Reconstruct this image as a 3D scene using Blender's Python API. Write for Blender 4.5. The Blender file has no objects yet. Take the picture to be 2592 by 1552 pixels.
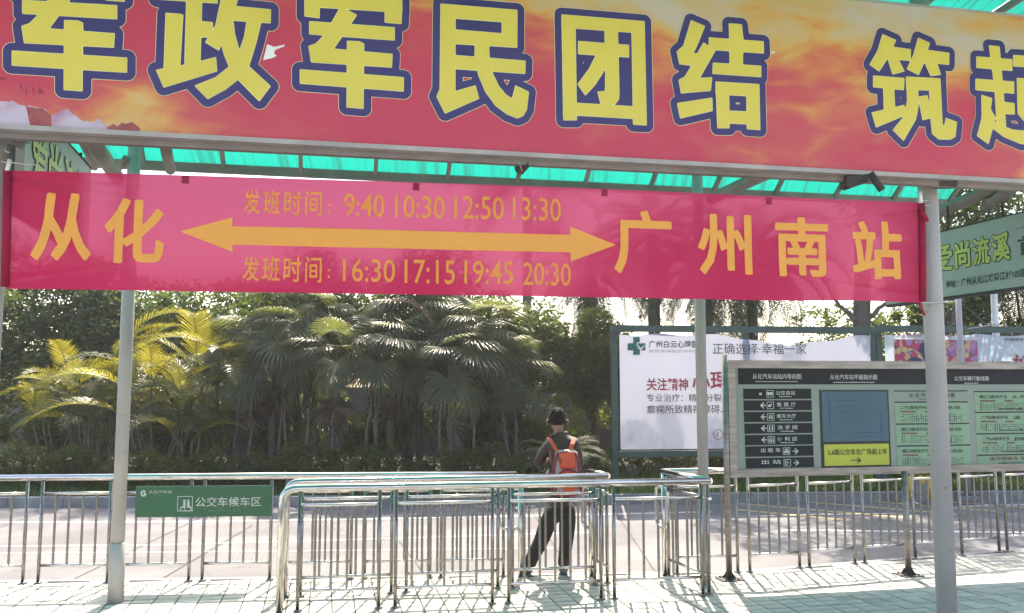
import bpy, math, random
import numpy as np
from mathutils import Vector, Matrix, Euler

# ---------------------------------------------------------------- camera, world, sun, exposure
SC = bpy.context.scene
COL = SC.collection
FPX, W0, H0 = 2125.0, 2592.0, 1552.0
PITCH = math.radians(5.27)
CH = 2.05
cam_d = bpy.data.cameras.new('camera')
cam_d.sensor_width = 36.0
cam_d.lens = 36.0 * FPX / W0
cam_d.clip_start = 0.05
cam_d.clip_end = 2000
cam = bpy.data.objects.new('camera', cam_d)
COL.objects.link(cam)
cam.location = (0, 0, CH)
cam.rotation_euler = (math.radians(90) + PITCH, 0, 0)
SC.camera = cam

SUN_EL, SUN_AZ = math.radians(51), math.radians(5.2)      # azimuth measured from +Y towards +X
world = bpy.data.worlds.new('World')
SC.world = world
world.use_nodes = True
wn = world.node_tree
sky = wn.nodes.new('ShaderNodeTexSky')
sky.sky_type = 'NISHITA'
sky.sun_disc = False
sky.sun_elevation = SUN_EL
sky.sun_rotation = SUN_AZ
sky.air_density = 1.0
sky.dust_density = 2.5
sky.ozone_density = 1.0
wn.links.new(sky.outputs[0], wn.nodes['Background'].inputs[0])
wn.nodes['Background'].inputs[1].default_value = 0.15
sl = bpy.data.lights.new('sun', 'SUN')
sl.energy = 3.9
sl.angle = math.radians(0.55)
sl.color = (1.0, 0.94, 0.84)
sun = bpy.data.objects.new('sun', sl)
COL.objects.link(sun)
sd = Vector((math.sin(SUN_AZ) * math.cos(SUN_EL), math.cos(SUN_AZ) * math.cos(SUN_EL), math.sin(SUN_EL)))
sun.rotation_euler = sd.to_track_quat('Z', 'Y').to_euler()
sun.location = sd * 50
SC.view_settings.view_transform = 'Standard'
SC.view_settings.look = 'None'
SC.view_settings.gamma = 1.0
SC.view_settings.use_curve_mapping = False
SC.view_settings.exposure = 1.75
SC.view_settings.use_white_balance = True
SC.view_settings.white_balance_temperature = 7100
SC.view_settings.white_balance_tint = 14
SC.render.engine = 'CYCLES'
SC.cycles.use_denoising = True
SC.cycles.max_bounces = 8
SC.cycles.transparent_max_bounces = 16
SC.cycles.sample_clamp_indirect = 6.0
SC.cycles.caustics_reflective = False
SC.cycles.caustics_refractive = False
random.seed(7)
RNG = np.random.default_rng(11)

# ---------------------------------------------------------------- geometry helpers
def ray(px, py):
    a, b = (px - W0 / 2) / FPX, (H0 / 2 - py) / FPX
    c, s = math.cos(PITCH), math.sin(PITCH)
    return Vector((a, c - b * s, s + b * c))
def G(px, py, z=0.0):
    d = ray(px, py); t = (z - CH) / d.z
    return Vector((d.x * t, d.y * t, z))
def AT(px, py, Y):
    d = ray(px, py); t = Y / d.y
    return Vector((d.x * t, Y, CH + d.z * t))
class Plane:
    """vertical plane through o along direction dirn; n faces the station side"""
    def __init__(s, o, dirn):
        s.o = Vector((o[0], o[1], 0)); s.u = Vector((dirn[0], dirn[1], 0)).normalized()
        s.n = Vector((s.u.y, -s.u.x, 0))
        if s.n.dot(Vector((0, 0, 0)) - s.o) < 0: s.n = -s.n
        s.disp = None
    def hit(s, px, py):
        d = ray(px, py); c = Vector((0, 0, CH))
        t = (s.o - c).dot(s.n) / d.dot(s.n)
        p = c + d * t
        return ((p - s.o).dot(s.u), p.z)
    def w(s, u, z, off=0.0):
        if s.disp: off += s.disp(u, z)
        p = s.o + s.u * u + s.n * off
        return Vector((p.x, p.y, z))

class MB:
    def __init__(s): s.v = []; s.f = []; s.sm = []
    def add(s, vs, fs, smooth=False):
        b = len(s.v); s.v += [tuple(v) for v in vs]
        for f in fs: s.f.append(tuple(i + b for i in f)); s.sm.append(smooth)
        return s
    def box(s, c, d, M=None, bev=0.0):
        x, y, z = d[0] / 2, d[1] / 2, d[2] / 2
        vs = [Vector(p) for p in ((-x,-y,-z),(x,-y,-z),(x,y,-z),(-x,y,-z),(-x,-y,z),(x,-y,z),(x,y,z),(-x,y,z))]
        if M is not None: vs = [M @ v for v in vs]
        vs = [v + Vector(c) for v in vs]
        return s.add(vs, [(0,3,2,1),(4,5,6,7),(0,1,5,4),(1,2,6,5),(2,3,7,6),(3,0,4,7)])
    def tube(s, pts, r, n=10, caps=True):
        pts = [Vector(p) for p in pts]
        rs = r if isinstance(r, (list, tuple)) else [r] * len(pts)
        t0 = (pts[1] - pts[0]).normalized()
        a = t0.orthogonal().normalized()
        if abs(t0.z) < 0.9: a = (Vector((0, 0, 1)) - t0 * t0.z).normalized()
        vs, fs = [], []
        for i, p in enumerate(pts):
            if i == 0: t = t0; k = 1
            elif i == len(pts) - 1: t = (pts[i] - pts[i-1]).normalized(); k = 1
            else:
                t1 = (pts[i] - pts[i-1]).normalized(); t2 = (pts[i+1] - pts[i]).normalized()
                t = (t1 + t2).normalized(); k = 1
            a = (a - t * a.dot(t)).normalized(); b = t.cross(a)
            for j in range(n):
                q = 2 * math.pi * j / n
                vs.append(p + (a * math.cos(q) + b * math.sin(q)) * rs[i])
        for i in range(len(pts) - 1):
            for j in range(n):
                fs.append((i*n+j, i*n+(j+1) % n, (i+1)*n+(j+1) % n, (i+1)*n+j))
        s.add(vs, fs, True)
        if caps:
            b0 = len(s.v) - len(vs)
            s.f.append(tuple(b0 + j for j in reversed(range(n)))); s.sm.append(False)
            s.f.append(tuple(b0 + (len(pts)-1)*n + j for j in range(n))); s.sm.append(False)
        return s
    def build(s, name, mat, root=None, loc=None):
        me = bpy.data.meshes.new(name)
        base = Vector((0, 0, 0))
        if root is not None:
            q = root
            while q is not None: base = base + q.location; q = q.parent
        if loc is not None: base = base + Vector(loc)
        vs = [(v[0]-base.x, v[1]-base.y, v[2]-base.z) for v in s.v]
        me.from_pydata(vs, [], s.f)
        me.polygons.foreach_set('use_smooth', s.sm)
        for m in (mat if isinstance(mat, (list, tuple)) else [mat]): me.materials.append(m)
        o = bpy.data.objects.new(name, me); COL.objects.link(o)
        if root is not None: o.parent = root
        if loc is not None: o.location = loc
        return o
def npmesh(name, V, F, mat, root=None, smooth=False):
    """V (n,3) local coordinates, F (m,k) indices"""
    me = bpy.data.meshes.new(name)
    me.vertices.add(len(V)); me.vertices.foreach_set('co', np.asarray(V, dtype=np.float32).ravel())
    k = F.shape[1]; m = len(F)
    me.loops.add(m * k); me.loops.foreach_set('vertex_index', F.astype(np.int32).ravel())
    me.polygons.add(m)
    me.polygons.foreach_set('loop_start', np.arange(0, m * k, k, dtype=np.int32))
    me.polygons.foreach_set('use_smooth', np.full(m, smooth))
    me.update(calc_edges=True); me.validate()
    me.materials.append(mat)
    o = bpy.data.objects.new(name, me); COL.objects.link(o)
    if root is not None: o.parent = root
    return o
def thing(name, loc, label, cat, group=None):
    o = bpy.data.objects.new(name, None); COL.objects.link(o)
    o.location = loc; o.empty_display_size = 0.2
    tag(o, label, cat, group); return o
def tag(o, label, cat, group=None):
    o['label'] = label; o['category'] = cat
    if group: o['group'] = group
    return o
def struct(o): o['kind'] = 'structure'; return o
def stuff(o): o['kind'] = 'stuff'; return o
def inst(o, name, loc, parent, rot=None, scale=None):
    c = bpy.data.objects.new(name, o.data); COL.objects.link(c)
    c.parent = parent; c.location = loc
    if rot is not None: c.rotation_euler = rot
    if scale is not None: c.scale = scale
    return c

# ---------------------------------------------------------------- materials
def mat(name, c1, c2=None, scale=5.0, rough=0.6, metal=0.0, bump=0.0, bscale=None, transl=0.0, tcol=None,
        transp=0.0, pcol=None, island=0.0, detail=6, stretch=None, spec=0.5, ramp=(0.35, 0.65), rough2=None, rrough=None):
    m = bpy.data.materials.new(name); m.use_nodes = True
    nt = m.node_tree; N = nt.nodes; L = nt.links
    bs = N['Principled BSDF']; out = N['Material Output']
    bs.inputs['Roughness'].default_value = rough
    bs.inputs['Metallic'].default_value = metal
    bs.inputs['Specular IOR Level'].default_value = spec
    tc = N.new('ShaderNodeTexCoord')
    src = tc.outputs['Object']
    if stretch:
        mp = N.new('ShaderNodeMapping'); mp.inputs['Scale'].default_value = stretch
        L.new(src, mp.inputs[0]); src = mp.outputs[0]
    nz = N.new('ShaderNodeTexNoise'); nz.inputs['Scale'].default_value = scale; nz.inputs['Detail'].default_value = detail
    L.new(src, nz.inputs['Vector'])
    c2 = c2 or tuple(x * 0.8 for x in c1)
    rp = N.new('ShaderNodeMapRange'); rp.inputs[1].default_value = ramp[0]; rp.inputs[2].default_value = ramp[1]
    L.new(nz.outputs[0], rp.inputs[0])
    mx = N.new('ShaderNodeMix'); mx.data_type = 'RGBA'
    mx.inputs[6].default_value = (*c1, 1); mx.inputs[7].default_value = (*c2, 1)
    L.new(rp.outputs[0], mx.inputs[0]); col = mx.outputs[2]
    if island > 0:
        gi = N.new('ShaderNodeNewGeometry'); hs = N.new('ShaderNodeHueSaturation')
        mr = N.new('ShaderNodeMapRange'); mr.inputs[3].default_value = 1 - island; mr.inputs[4].default_value = 1 + island
        L.new(gi.outputs['Random Per Island'], mr.inputs[0]); L.new(mr.outputs[0], hs.inputs['Value'])
        L.new(col, hs.inputs['Color']); col = hs.outputs[0]
    L.new(col, bs.inputs['Base Color'])
    if rough2 is not None:
        r2 = N.new('ShaderNodeMapRange'); r2.inputs[3].default_value = rough; r2.inputs[4].default_value = rough2
        L.new(nz.outputs[0], r2.inputs[0]); L.new(r2.outputs[0], bs.inputs['Roughness'])
    if bump > 0:
        n2 = N.new('ShaderNodeTexNoise'); n2.inputs['Scale'].default_value = bscale or scale * 4; n2.inputs['Detail'].default_value = 8
        L.new(src, n2.inputs['Vector'])
        bp = N.new('ShaderNodeBump'); bp.inputs['Strength'].default_value = bump; bp.inputs['Distance'].default_value = 0.02
        L.new(n2.outputs[0], bp.inputs['Height']); L.new(bp.outputs[0], bs.inputs['Normal'])
    sh = bs.outputs[0]
    if transl > 0:
        tr = N.new('ShaderNodeBsdfTranslucent')
        if tcol: tr.inputs[0].default_value = (*tcol, 1)
        else: L.new(col, tr.inputs[0])
        ms = N.new('ShaderNodeMixShader'); ms.inputs[0].default_value = transl
        L.new(sh, ms.inputs[1]); L.new(tr.outputs[0], ms.inputs[2]); sh = ms.outputs[0]
    if transp > 0:
        tp = N.new('ShaderNodeBsdfTransparent'); tp.inputs[0].default_value = (*(pcol or (1, 1, 1)), 1)
        ms = N.new('ShaderNodeMixShader'); ms.inputs[0].default_value = transp
        L.new(sh, ms.inputs[1]); L.new(tp.outputs[0], ms.inputs[2]); sh = ms.outputs[0]
    if rrough:
        tp = N.new('ShaderNodeBsdfRefraction'); tp.inputs[0].default_value = (*pcol, 1); tp.inputs['IOR'].default_value = 1.10
        tp.inputs['Roughness'].default_value = rrough
        ms = N.new('ShaderNodeMixShader'); ms.inputs[0].default_value = 0.042
        L.new(sh, ms.inputs[1]); L.new(tp.outputs[0], ms.inputs[2]); sh = ms.outputs[0]
    L.new(sh, out.inputs[0])
    return m
M = {}
M['steel'] = mat('stainless_steel', (0.62, 0.605, 0.59), (0.50, 0.485, 0.47), 7, rough=0.15, rough2=0.21, metal=1.0)  # rail tubes: white sky highlight put into a lighter base colour than the posts
M['post'] = mat('shaded_post_steel', (0.29, 0.28, 0.265), (0.21, 0.20, 0.19), 9, rough=0.2, rough2=0.36, metal=1.0)  # same steel as the rails, upright tubes' shade put into a darker colour
M['steel_dull'] = mat('brushed_steel', (0.33, 0.305, 0.28), (0.23, 0.21, 0.195), 4, rough=0.36, rough2=0.6, metal=0.9, stretch=(1, 1, 6))
M['paint'] = mat('grey_paint', (0.385, 0.37, 0.36), (0.31, 0.295, 0.285), 5, rough=0.5, bump=0.12, bscale=25, stretch=(1, 1, .35), detail=10)
def wear(m, dark, height=.5, sc=14, lo=.60, hi=.68):
    # chips and grime: irregular spots, thicker towards the ends by world height noise only
    nt = m.node_tree; N = nt.nodes; L = nt.links; bs = N['Principled BSDF']
    tc = N.new('ShaderNodeTexCoord'); nz = N.new('ShaderNodeTexNoise'); nz.inputs['Scale'].default_value = sc; nz.inputs['Detail'].default_value = 12; nz.inputs['Roughness'].default_value = .7
    L.new(tc.outputs['Object'], nz.inputs['Vector'])
    mr = N.new('ShaderNodeMapRange'); mr.inputs[1].default_value = lo; mr.inputs[2].default_value = hi; L.new(nz.outputs[0], mr.inputs[0])
    src = bs.inputs['Base Color'].links[0].from_socket
    mx = N.new('ShaderNodeMix'); mx.data_type = 'RGBA'; mx.inputs[7].default_value = (*dark, 1)
    L.new(mr.outputs[0], mx.inputs[0]); L.new(src, mx.inputs[6]); L.new(mx.outputs[2], bs.inputs['Base Color'])
wear(M['paint'], (0.17, 0.13, 0.10), lo=.62, hi=.70)
M['beam'] = mat('dusty_beam_paint', (0.23, 0.20, 0.185), (0.16, 0.145, 0.135), 4, rough=0.7, bump=0.1)
M['lightbeam'] = mat('pale_frame_paint', (0.40, 0.37, 0.36), (0.30, 0.28, 0.27), 5, rough=0.6)
M['dark'] = mat('dark_grime', (0.055, 0.047, 0.044), (0.035, 0.03, 0.03), 8, rough=0.8)
M['cord'] = mat('white_cord', (0.6, 0.64, 0.62), None, 8, rough=0.7)
M['white'] = mat('white_paint', (0.75, 0.75, 0.75), (0.62, 0.62, 0.62), 6, rough=0.6)
M['ltext'] = mat('pale_print', (0.62, 0.64, 0.62), None, 8, rough=0.5)
M['yellow'] = mat('yellow_print', (0.66, 0.54, 0.085), (0.62, 0.51, 0.08), 3, rough=0.5)
M['navy'] = mat('navy_print', (0.030, 0.022, 0.125), (0.040, 0.028, 0.14), 3, rough=0.5)
M['edge'] = mat('pale_yellow_edge', (0.80, 0.78, 0.40), None, 3, rough=0.5)
M['dkgreen'] = mat('green_steel_paint', (0.045, 0.085, 0.070), (0.035, 0.065, 0.055), 3, rough=0.55)
M['board'] = mat('board_backing', (0.26, 0.31, 0.27), (0.23, 0.28, 0.25), 2, rough=0.5)
M['black'] = mat('board_black', (0.018, 0.020, 0.024), (0.025, 0.026, 0.030), 3, rough=0.6, spec=.25)
M['blue'] = mat('map_blue', (0.035, 0.105, 0.16), (0.028, 0.088, 0.135), 1.5, rough=0.35)
M['lime'] = mat('notice_yellow', (0.48, 0.50, 0.04), (0.44, 0.46, 0.05), 2, rough=0.45)
M['card'] = mat('card_green', (0.24, 0.38, 0.25), (0.215, 0.35, 0.235), 2, rough=0.5)
M['cardw'] = mat('card_pale', (0.40, 0.46, 0.38), None, 2, rough=0.5)
M['ink'] = mat('black_ink', (0.015, 0.018, 0.02), None, 3, rough=0.5)
M['redink'] = mat('red_ink', (0.32, 0.03, 0.05), None, 3, rough=0.5)
M['brownink'] = mat('brown_ink', (0.20, 0.06, 0.04), None, 3, rough=0.5)
M['sign'] = mat('waiting_sign_green', (0.020, 0.115, 0.055), (0.018, 0.10, 0.05), 2, rough=0.4)
M['concrete'] = mat('road_concrete', (0.165, 0.163, 0.166), (0.118, 0.117, 0.120), 0.7, rough=0.9, bump=0.15, bscale=30, detail=10, ramp=(.42, .60))
wear(M['concrete'], (0.075, 0.073, 0.074), sc=1.7, lo=.56, hi=.72)
M['paver'] = mat('pale_paver', (0.52, 0.50, 0.44), (0.36, 0.35, 0.31), 3.1, rough=0.85, bump=0.25, bscale=60, island=0.14)
wear(M['paver'], (0.22, 0.20, 0.17), sc=3.0, lo=.55, hi=.8)
M['joint'] = mat('sand_joint', (0.045, 0.043, 0.04), (0.08, 0.078, 0.07), 9, rough=0.95)
M['kerb'] = mat('kerb_concrete', (0.30, 0.30, 0.30), (0.2, 0.2, 0.2), 3, rough=0.9, bump=0.2)
M['line'] = mat('worn_white_line', (0.62, 0.62, 0.60), (0.42, 0.42, 0.42), 9, rough=0.8)
M['yline'] = mat('worn_yellow_line', (0.58, 0.44, 0.12), (0.42, 0.36, 0.2), 9, rough=0.8)
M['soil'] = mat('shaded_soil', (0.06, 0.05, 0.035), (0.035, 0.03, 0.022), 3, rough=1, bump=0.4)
M['grass'] = mat('grass_blades', (0.10, 0.17, 0.03), (0.06, 0.12, 0.02), 1.2, rough=0.7, transl=0.3, island=0.3)
M['bark'] = mat('grey_bark', (0.15, 0.13, 0.11), (0.09, 0.08, 0.07), 6, rough=0.95, bump=0.5, stretch=(1, 1, 4))
M['stem'] = mat('palm_stem', (0.11, 0.10, 0.06), (0.06, 0.05, 0.035), 6, rough=0.9, bump=0.3)
M['leafA'] = mat('broad_leaf', (0.065, 0.105, 0.028), (0.035, 0.065, 0.02), 0.9, rough=0.42, transl=0.35, tcol=(0.16, 0.24, 0.03), island=0.35)
M['leafB'] = mat('hedge_leaf', (0.045, 0.075, 0.022), (0.03, 0.05, 0.016), 1.1, rough=0.42, transl=0.42, tcol=(0.30, 0.36, 0.04), island=0.4)
M['areca'] = mat('yellow_green_frond', (0.16, 0.18, 0.025), (0.09, 0.13, 0.025), 0.8, rough=0.40, transl=0.45, tcol=(0.42, 0.38, 0.03), island=0.25)
M['fan'] = mat('fan_leaf', (0.082, 0.098, 0.052), (0.055, 0.070, 0.038), 1.2, rough=0.45, spec=0.45, transl=0.35, tcol=(0.22, 0.26, 0.05), island=0.2)
M['royal'] = mat('royal_frond', (0.05, 0.075, 0.025), (0.035, 0.055, 0.02), 1.2, rough=0.6, spec=.25, transl=0.10, tcol=(0.12, 0.16, 0.03), island=0.2)
M['skirt'] = mat('dry_skirt', (0.085, 0.065, 0.045), (0.055, 0.042, 0.03), 2, rough=0.9, island=0.3)
M['dead'] = mat('dead_frond', (0.24, 0.14, 0.09), (0.16, 0.09, 0.06), 2, rough=0.7, transl=0.2, island=0.2)
M['wall'] = mat('plaster_wall', (0.15, 0.135, 0.12), (0.10, 0.095, 0.085), 0.9, rough=0.9, bump=0.1)
M['skin'] = mat('skin', (0.30, 0.165, 0.11), None, 4, rough=0.5)
M['hair'] = mat('dark_hair', (0.018, 0.013, 0.012), None, 40, spec=.25, rough=0.65, stretch=(1, 1, .2), bump=.4)
M['jacket'] = mat('brown_jacket', (0.050, 0.028, 0.022), (0.036, 0.020, 0.017), 6, rough=0.62, bump=0.3, bscale=14)
M['trousers'] = mat('dark_trousers', (0.022, 0.020, 0.020), None, 5, rough=0.8, bump=0.25, bscale=10)
M['orange'] = mat('orange_nylon', (0.70, 0.10, 0.04), (0.60, 0.075, 0.035), 5, rough=0.5, bump=0.2, bscale=20)
M['crimson'] = mat('crimson_piping', (0.28, 0.015, 0.04), None, 5, rough=0.5)
M['greynylon'] = mat('pale_grey_nylon', (0.42, 0.42, 0.40), None, 5, rough=0.5)
M['shoe'] = mat('grey_shoe', (0.12, 0.115, 0.11), None, 5, rough=0.6)
M['glyph'] = mat('orange_cloth_letter', (0.92, 0.47, 0.10), (0.88, 0.44, 0.095), 8, rough=0.8, transl=0.25, tcol=(0.95, 0.5, 0.15))
M['glyph_thin'] = mat('orange_painted_letter', (0.90, 0.43, 0.08), (0.82, 0.33, 0.06), 40, rough=0.8, transl=0.25, tcol=(0.9, 0.4, 0.1))
M['tab'] = mat('dark_red_tab', (0.30, 0.01, 0.04), None, 8, rough=0.8)
# special materials
def cloth_mat():
    m = mat('red_banner_cloth', (0.56, 0.020, 0.088), (0.52, 0.017, 0.078), 1.5, rough=0.85, bump=0.15, bscale=120,
            transl=0.50, tcol=(0.88, 0.03, 0.145), transp=0.03, pcol=(1.0, 0.45, 0.65), rrough=0.5)
    return m
M['cloth'] = cloth_mat()
def roof_mat():
    m = mat('green_translucent_sheet', (0.04, 0.30, 0.24), (0.03, 0.24, 0.20), 1.2, rough=0.55, transl=0.60, tcol=(0.0, 0.30, 0.24), spec=0.2)
    nt = m.node_tree; N = nt.nodes; L = nt.links
    tc = N.new('ShaderNodeTexCoord'); mp = N.new('ShaderNodeMapping'); mp.inputs['Scale'].default_value = (14, .35, .35)
    mp.inputs['Rotation'].default_value = (0, 0, -math.radians(11.3))
    nz = N.new('ShaderNodeTexNoise'); nz.inputs['Scale'].default_value = 1.6; nz.inputs['Detail'].default_value = 3
    L.new(tc.outputs['Object'], mp.inputs[0]); L.new(mp.outputs[0], nz.inputs['Vector'])
    cr = N.new('ShaderNodeValToRGB'); cr.color_ramp.elements[0].position = 0.37; cr.color_ramp.elements[0].color = (0.01, 0.14, 0.11, 1)
    cr.color_ramp.elements[1].position = 0.47; cr.color_ramp.elements[1].color = (0.0, 0.235, 0.185, 1)
    L.new(nz.outputs[0], cr.inputs[0])
    for n in N:
        if n.type == 'BSDF_TRANSLUCENT': L.new(cr.outputs[0], n.inputs[0])
    return m
M['roof'] = roof_mat()
def sunset_mat():
    """printed sunset clouds of the long signboard: pinkish red with amber and grey cloud"""
    m = bpy.data.materials.new('printed_sunset'); m.use_nodes = True
    nt = m.node_tree; N = nt.nodes; L = nt.links; bs = N['Principled BSDF']; bs.inputs['Roughness'].default_value = 0.45
    tc = N.new('ShaderNodeTexCoord'); sp = N.new('ShaderNodeSeparateXYZ'); L.new(tc.outputs['Object'], sp.inputs[0])
    def math_(op, a, b=None):
        n = N.new('ShaderNodeMath'); n.operation = op
        for i, x in enumerate((a, b)):
            if x is None: continue
            if isinstance(x, (int, float)): n.inputs[i].default_value = x
            else: L.new(x, n.inputs[i])
        return n.outputs[0]
    def noise(sc, stretch, det=6, w=0):
        mp = N.new('ShaderNodeMapping'); mp.inputs['Scale'].default_value = stretch; mp.inputs['Location'].default_value = (w, w * .7, w * 1.3)
        n = N.new('ShaderNodeTexNoise'); n.inputs['Scale'].default_value = sc; n.inputs['Detail'].default_value = det
        n.inputs['Distortion'].default_value = 0.6
        L.new(tc.outputs['Object'], mp.inputs[0]); L.new(mp.outputs[0], n.inputs['Vector']); return n.outputs[0]
    def mr(x, a, b, c=0, d=1):
        n = N.new('ShaderNodeMapRange'); n.interpolation_type = 'SMOOTHSTEP'
        n.inputs[1].default_value = a; n.inputs[2].default_value = b; n.inputs[3].default_value = c; n.inputs[4].default_value = d
        L.new(x, n.inputs[0]); return n.outputs[0]
    X, Z = sp.outputs[0], sp.outputs[2]            # x metres from the left end, z metres from the bottom edge
    n1 = noise(1.1, (1, 1, 2.2), 5, 3.1); n2 = noise(2.6, (1, 1, 2.5), 6, 9.7)
    # height field: amber in the upper part, further down at the left end and on the right
    hi = math_('ADD', mr(Z, 0.35, 1.05), mr(X, 1.0, 4.6, -0.38, 0.12))
    lowleft = math_('MULTIPLY', mr(X, 0.5, 2.6, 0.72, 0), mr(Z, 0.05, 0.55, 1, 0))
    lowright = math_('MULTIPLY', mr(X, 5.9, 6.7, 0, 0.7), mr(Z, 0.1, 0.6, 1, 0))
    leftred = math_('MULTIPLY', mr(X, 0.2, 2.4, 1, 0), mr(Z, 0.45, 0.7, 0, 0.55))
    t = math_('ADD', math_('MULTIPLY', hi, 0.75), math_('MULTIPLY', math_('SUBTRACT', n1, 0.5), 1.7))
    t = math_('ADD', t, math_('MULTIPLY', math_('SUBTRACT', n2, 0.5), 0.75))
    t = math_('ADD', math_('ADD', t, lowleft), lowright)
    t = math_('SUBTRACT', t, leftred)
    cr = N.new('ShaderNodeValToRGB'); e = cr.color_ramp.elements
    e[0].position = 0.0; e[0].color = (0.50, 0.035, 0.075, 1)
    e[1].position = 1.15 if False else 1.0; e[1].color = (0.50, 0.42, 0.34, 1)
    for p, c in ((0.30, (0.52, 0.075, 0.08, 1)), (0.48, (0.58, 0.17, 0.07, 1)), (0.66, (0.60, 0.33, 0.09, 1)), (0.84, (0.54, 0.38, 0.20, 1))):
        k = e.new(p); k.color = c
    L.new(t, cr.inputs[0]); L.new(cr.outputs[0], bs.inputs['Base Color'])
    return m
M['sunset'] = sunset_mat()
def poster_mat():
    m = bpy.data.materials.new('patchwork_picture'); m.use_nodes = True
    nt = m.node_tree; N = nt.nodes; L = nt.links; bs = N['Principled BSDF']; bs.inputs['Roughness'].default_value = 0.5
    tc = N.new('ShaderNodeTexCoord')
    v = N.new('ShaderNodeTexVoronoi'); v.inputs['Scale'].default_value = 9; v.inputs['Randomness'].default_value = 1
    v2 = N.new('ShaderNodeTexVoronoi'); v2.feature = 'DISTANCE_TO_EDGE'; v2.inputs['Scale'].default_value = 9
    for k in (v, v2): L.new(tc.outputs['Object'], k.inputs['Vector'])
    sx = N.new('ShaderNodeSeparateColor'); L.new(v.outputs['Color'], sx.inputs[0])
    cr = N.new('ShaderNodeValToRGB'); e = cr.color_ramp.elements; cr.color_ramp.interpolation = 'CONSTANT'
    e[0].position = 0; e[0].color = (0.45, 0.03, 0.10, 1); e[1].position = 0.85; e[1].color = (0.30, 0.10, 0.28, 1)
    for p, c in ((0.3, (0.50, 0.36, 0.18, 1)), (0.5, (0.36, 0.18, 0.34, 1)), (0.68, (0.50, 0.30, 0.16, 1))):
        k = e.new(p); k.color = c
    L.new(sx.outputs[0], cr.inputs[0])
    mr = N.new('ShaderNodeMapRange'); mr.inputs[1].default_value = 0.01; mr.inputs[2].default_value = 0.05
    L.new(v2.outputs[0], mr.inputs[0])
    mx = N.new('ShaderNodeMix'); mx.data_type = 'RGBA'; mx.inputs[6].default_value = (0.10, 0.04, 0.07, 1)
    L.new(mr.outputs[0], mx.inputs[0]); L.new(cr.outputs[0], mx.inputs[7]); L.new(mx.outputs[2], bs.inputs['Base Color'])
    return m
M['picture'] = poster_mat()
M['vinyl'] = mat('white_vinyl', (0.40, 0.43, 0.52), (0.35, 0.38, 0.47), 0.8, rough=0.5, bump=0.25, bscale=2.5, transl=0.28, tcol=(0.55, 0.57, 0.66))
M['vinyl2'] = mat('pale_blue_vinyl', (0.46, 0.55, 0.62), (0.42, 0.50, 0.58), 0.8, rough=0.5, bump=0.25, bscale=2.5, transl=0.35, tcol=(0.52, 0.62, 0.70))
M['hang'] = mat('pale_green_vinyl', (0.27, 0.34, 0.31), (0.24, 0.31, 0.285), 1.5, rough=0.5)
M['hangink'] = mat('hanging_sign_yellow', (0.42, 0.50, 0.10), None, 3, rough=0.5)
M['teal'] = mat('teal_logo', (0.02, 0.13, 0.11), None, 3, rough=0.5)

# ---------------------------------------------------------------- text and flat print on a plane
_gc = {}
def glyphs(s, off=0.0, res=3):
    k = (s, off, res)
    if k in _gc: return _gc[k]
    cu = bpy.data.curves.new('t', 'FONT'); cu.body = s; cu.size = 1; cu.offset = off; cu.resolution_u = res; cu.fill_mode = 'FRONT'
    ob = bpy.data.objects.new('t', cu); COL.objects.link(ob)
    dg = bpy.context.evaluated_depsgraph_get(); me = bpy.data.meshes.new_from_object(ob.evaluated_get(dg))
    vs = [(v.co.x, v.co.y) for v in me.vertices]; fs = [tuple(p.vertices) for p in me.polygons]
    COL.objects.unlink(ob); bpy.data.objects.remove(ob); bpy.data.curves.remove(cu); bpy.data.meshes.remove(me)
    _gc[k] = (vs, fs); return _gc[k]
def text(pl, s, box, m, root, off=0.004, bold=0.0, name='lettering', spread=None):
    """box = (x0,y0,x1,y1) in photograph pixels: the extent of the printed words on the plane pl"""
    x0, y0, x1, y1 = box
    yc = (y0 + y1) / 2; xc = (x0 + x1) / 2
    ua, ub = pl.hit(x0, yc)[0], pl.hit(x1, yc)[0]
    if ua > ub: ua, ub = ub, ua
    zt, zb = pl.hit(xc, y0)[1], pl.hit(xc, y1)[1]
    return text_uz(pl, s, ua, ub, zb, zt, m, root, off, bold, name)
def text_uz(pl, s, ua, ub, zb, zt, m, root, off=0.004, bold=0.0, name='lettering'):
    vs, fs = glyphs(s, bold)
    xs = [v[0] for v in vs]; ys = [v[1] for v in vs]
    a, b, c, d = min(xs), max(xs), min(ys), max(ys)
    b = max(b, a + 1e-4); d = max(d, c + 1e-4)
    mb = MB()
    flip = 1
    mb.add([pl.w(ua + (v[0]-a)/(b-a)*(ub-ua), zb + (v[1]-c)/(d-c)*(zt-zb), off) for v in vs], fs)
    return mb.build(name, m, root)
def poly(pl, pts, m, root, name, off=0.004, thick=0.0, px=True):
    """flat shape given by photograph pixels on the plane, drawn as one convex-or-not polygon"""
    uz = [pl.hit(*p) for p in pts] if px else pts
    mb = MB(); n = len(uz)
    mb.add([pl.w(u, z, off) for u, z in uz], [tuple(range(n))])
    if thick:
        mb.add([pl.w(u, z, off - thick) for u, z in uz], [tuple(reversed(range(n)))])
        for i in range(n):
            j = (i + 1) % n; mb.f.append((i, j, n + j, n + i)); mb.sm.append(False)
    if m is None: return mb
    return mb.build(name, m, root)
def rect(pl, x0, y0, x1, y1, m, root, name, off=0.003, thick=0.0):
    (u0, a), (u1, b) = pl.hit(x0, (y0+y1)/2), pl.hit(x1, (y0+y1)/2)
    zt, zb = pl.hit((x0+x1)/2, y0)[1], pl.hit((x0+x1)/2, y1)[1]
    return poly(pl, [(u0, zb), (u1, zb), (u1, zt), (u0, zt)], m, root, name, off, thick, px=False)
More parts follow.
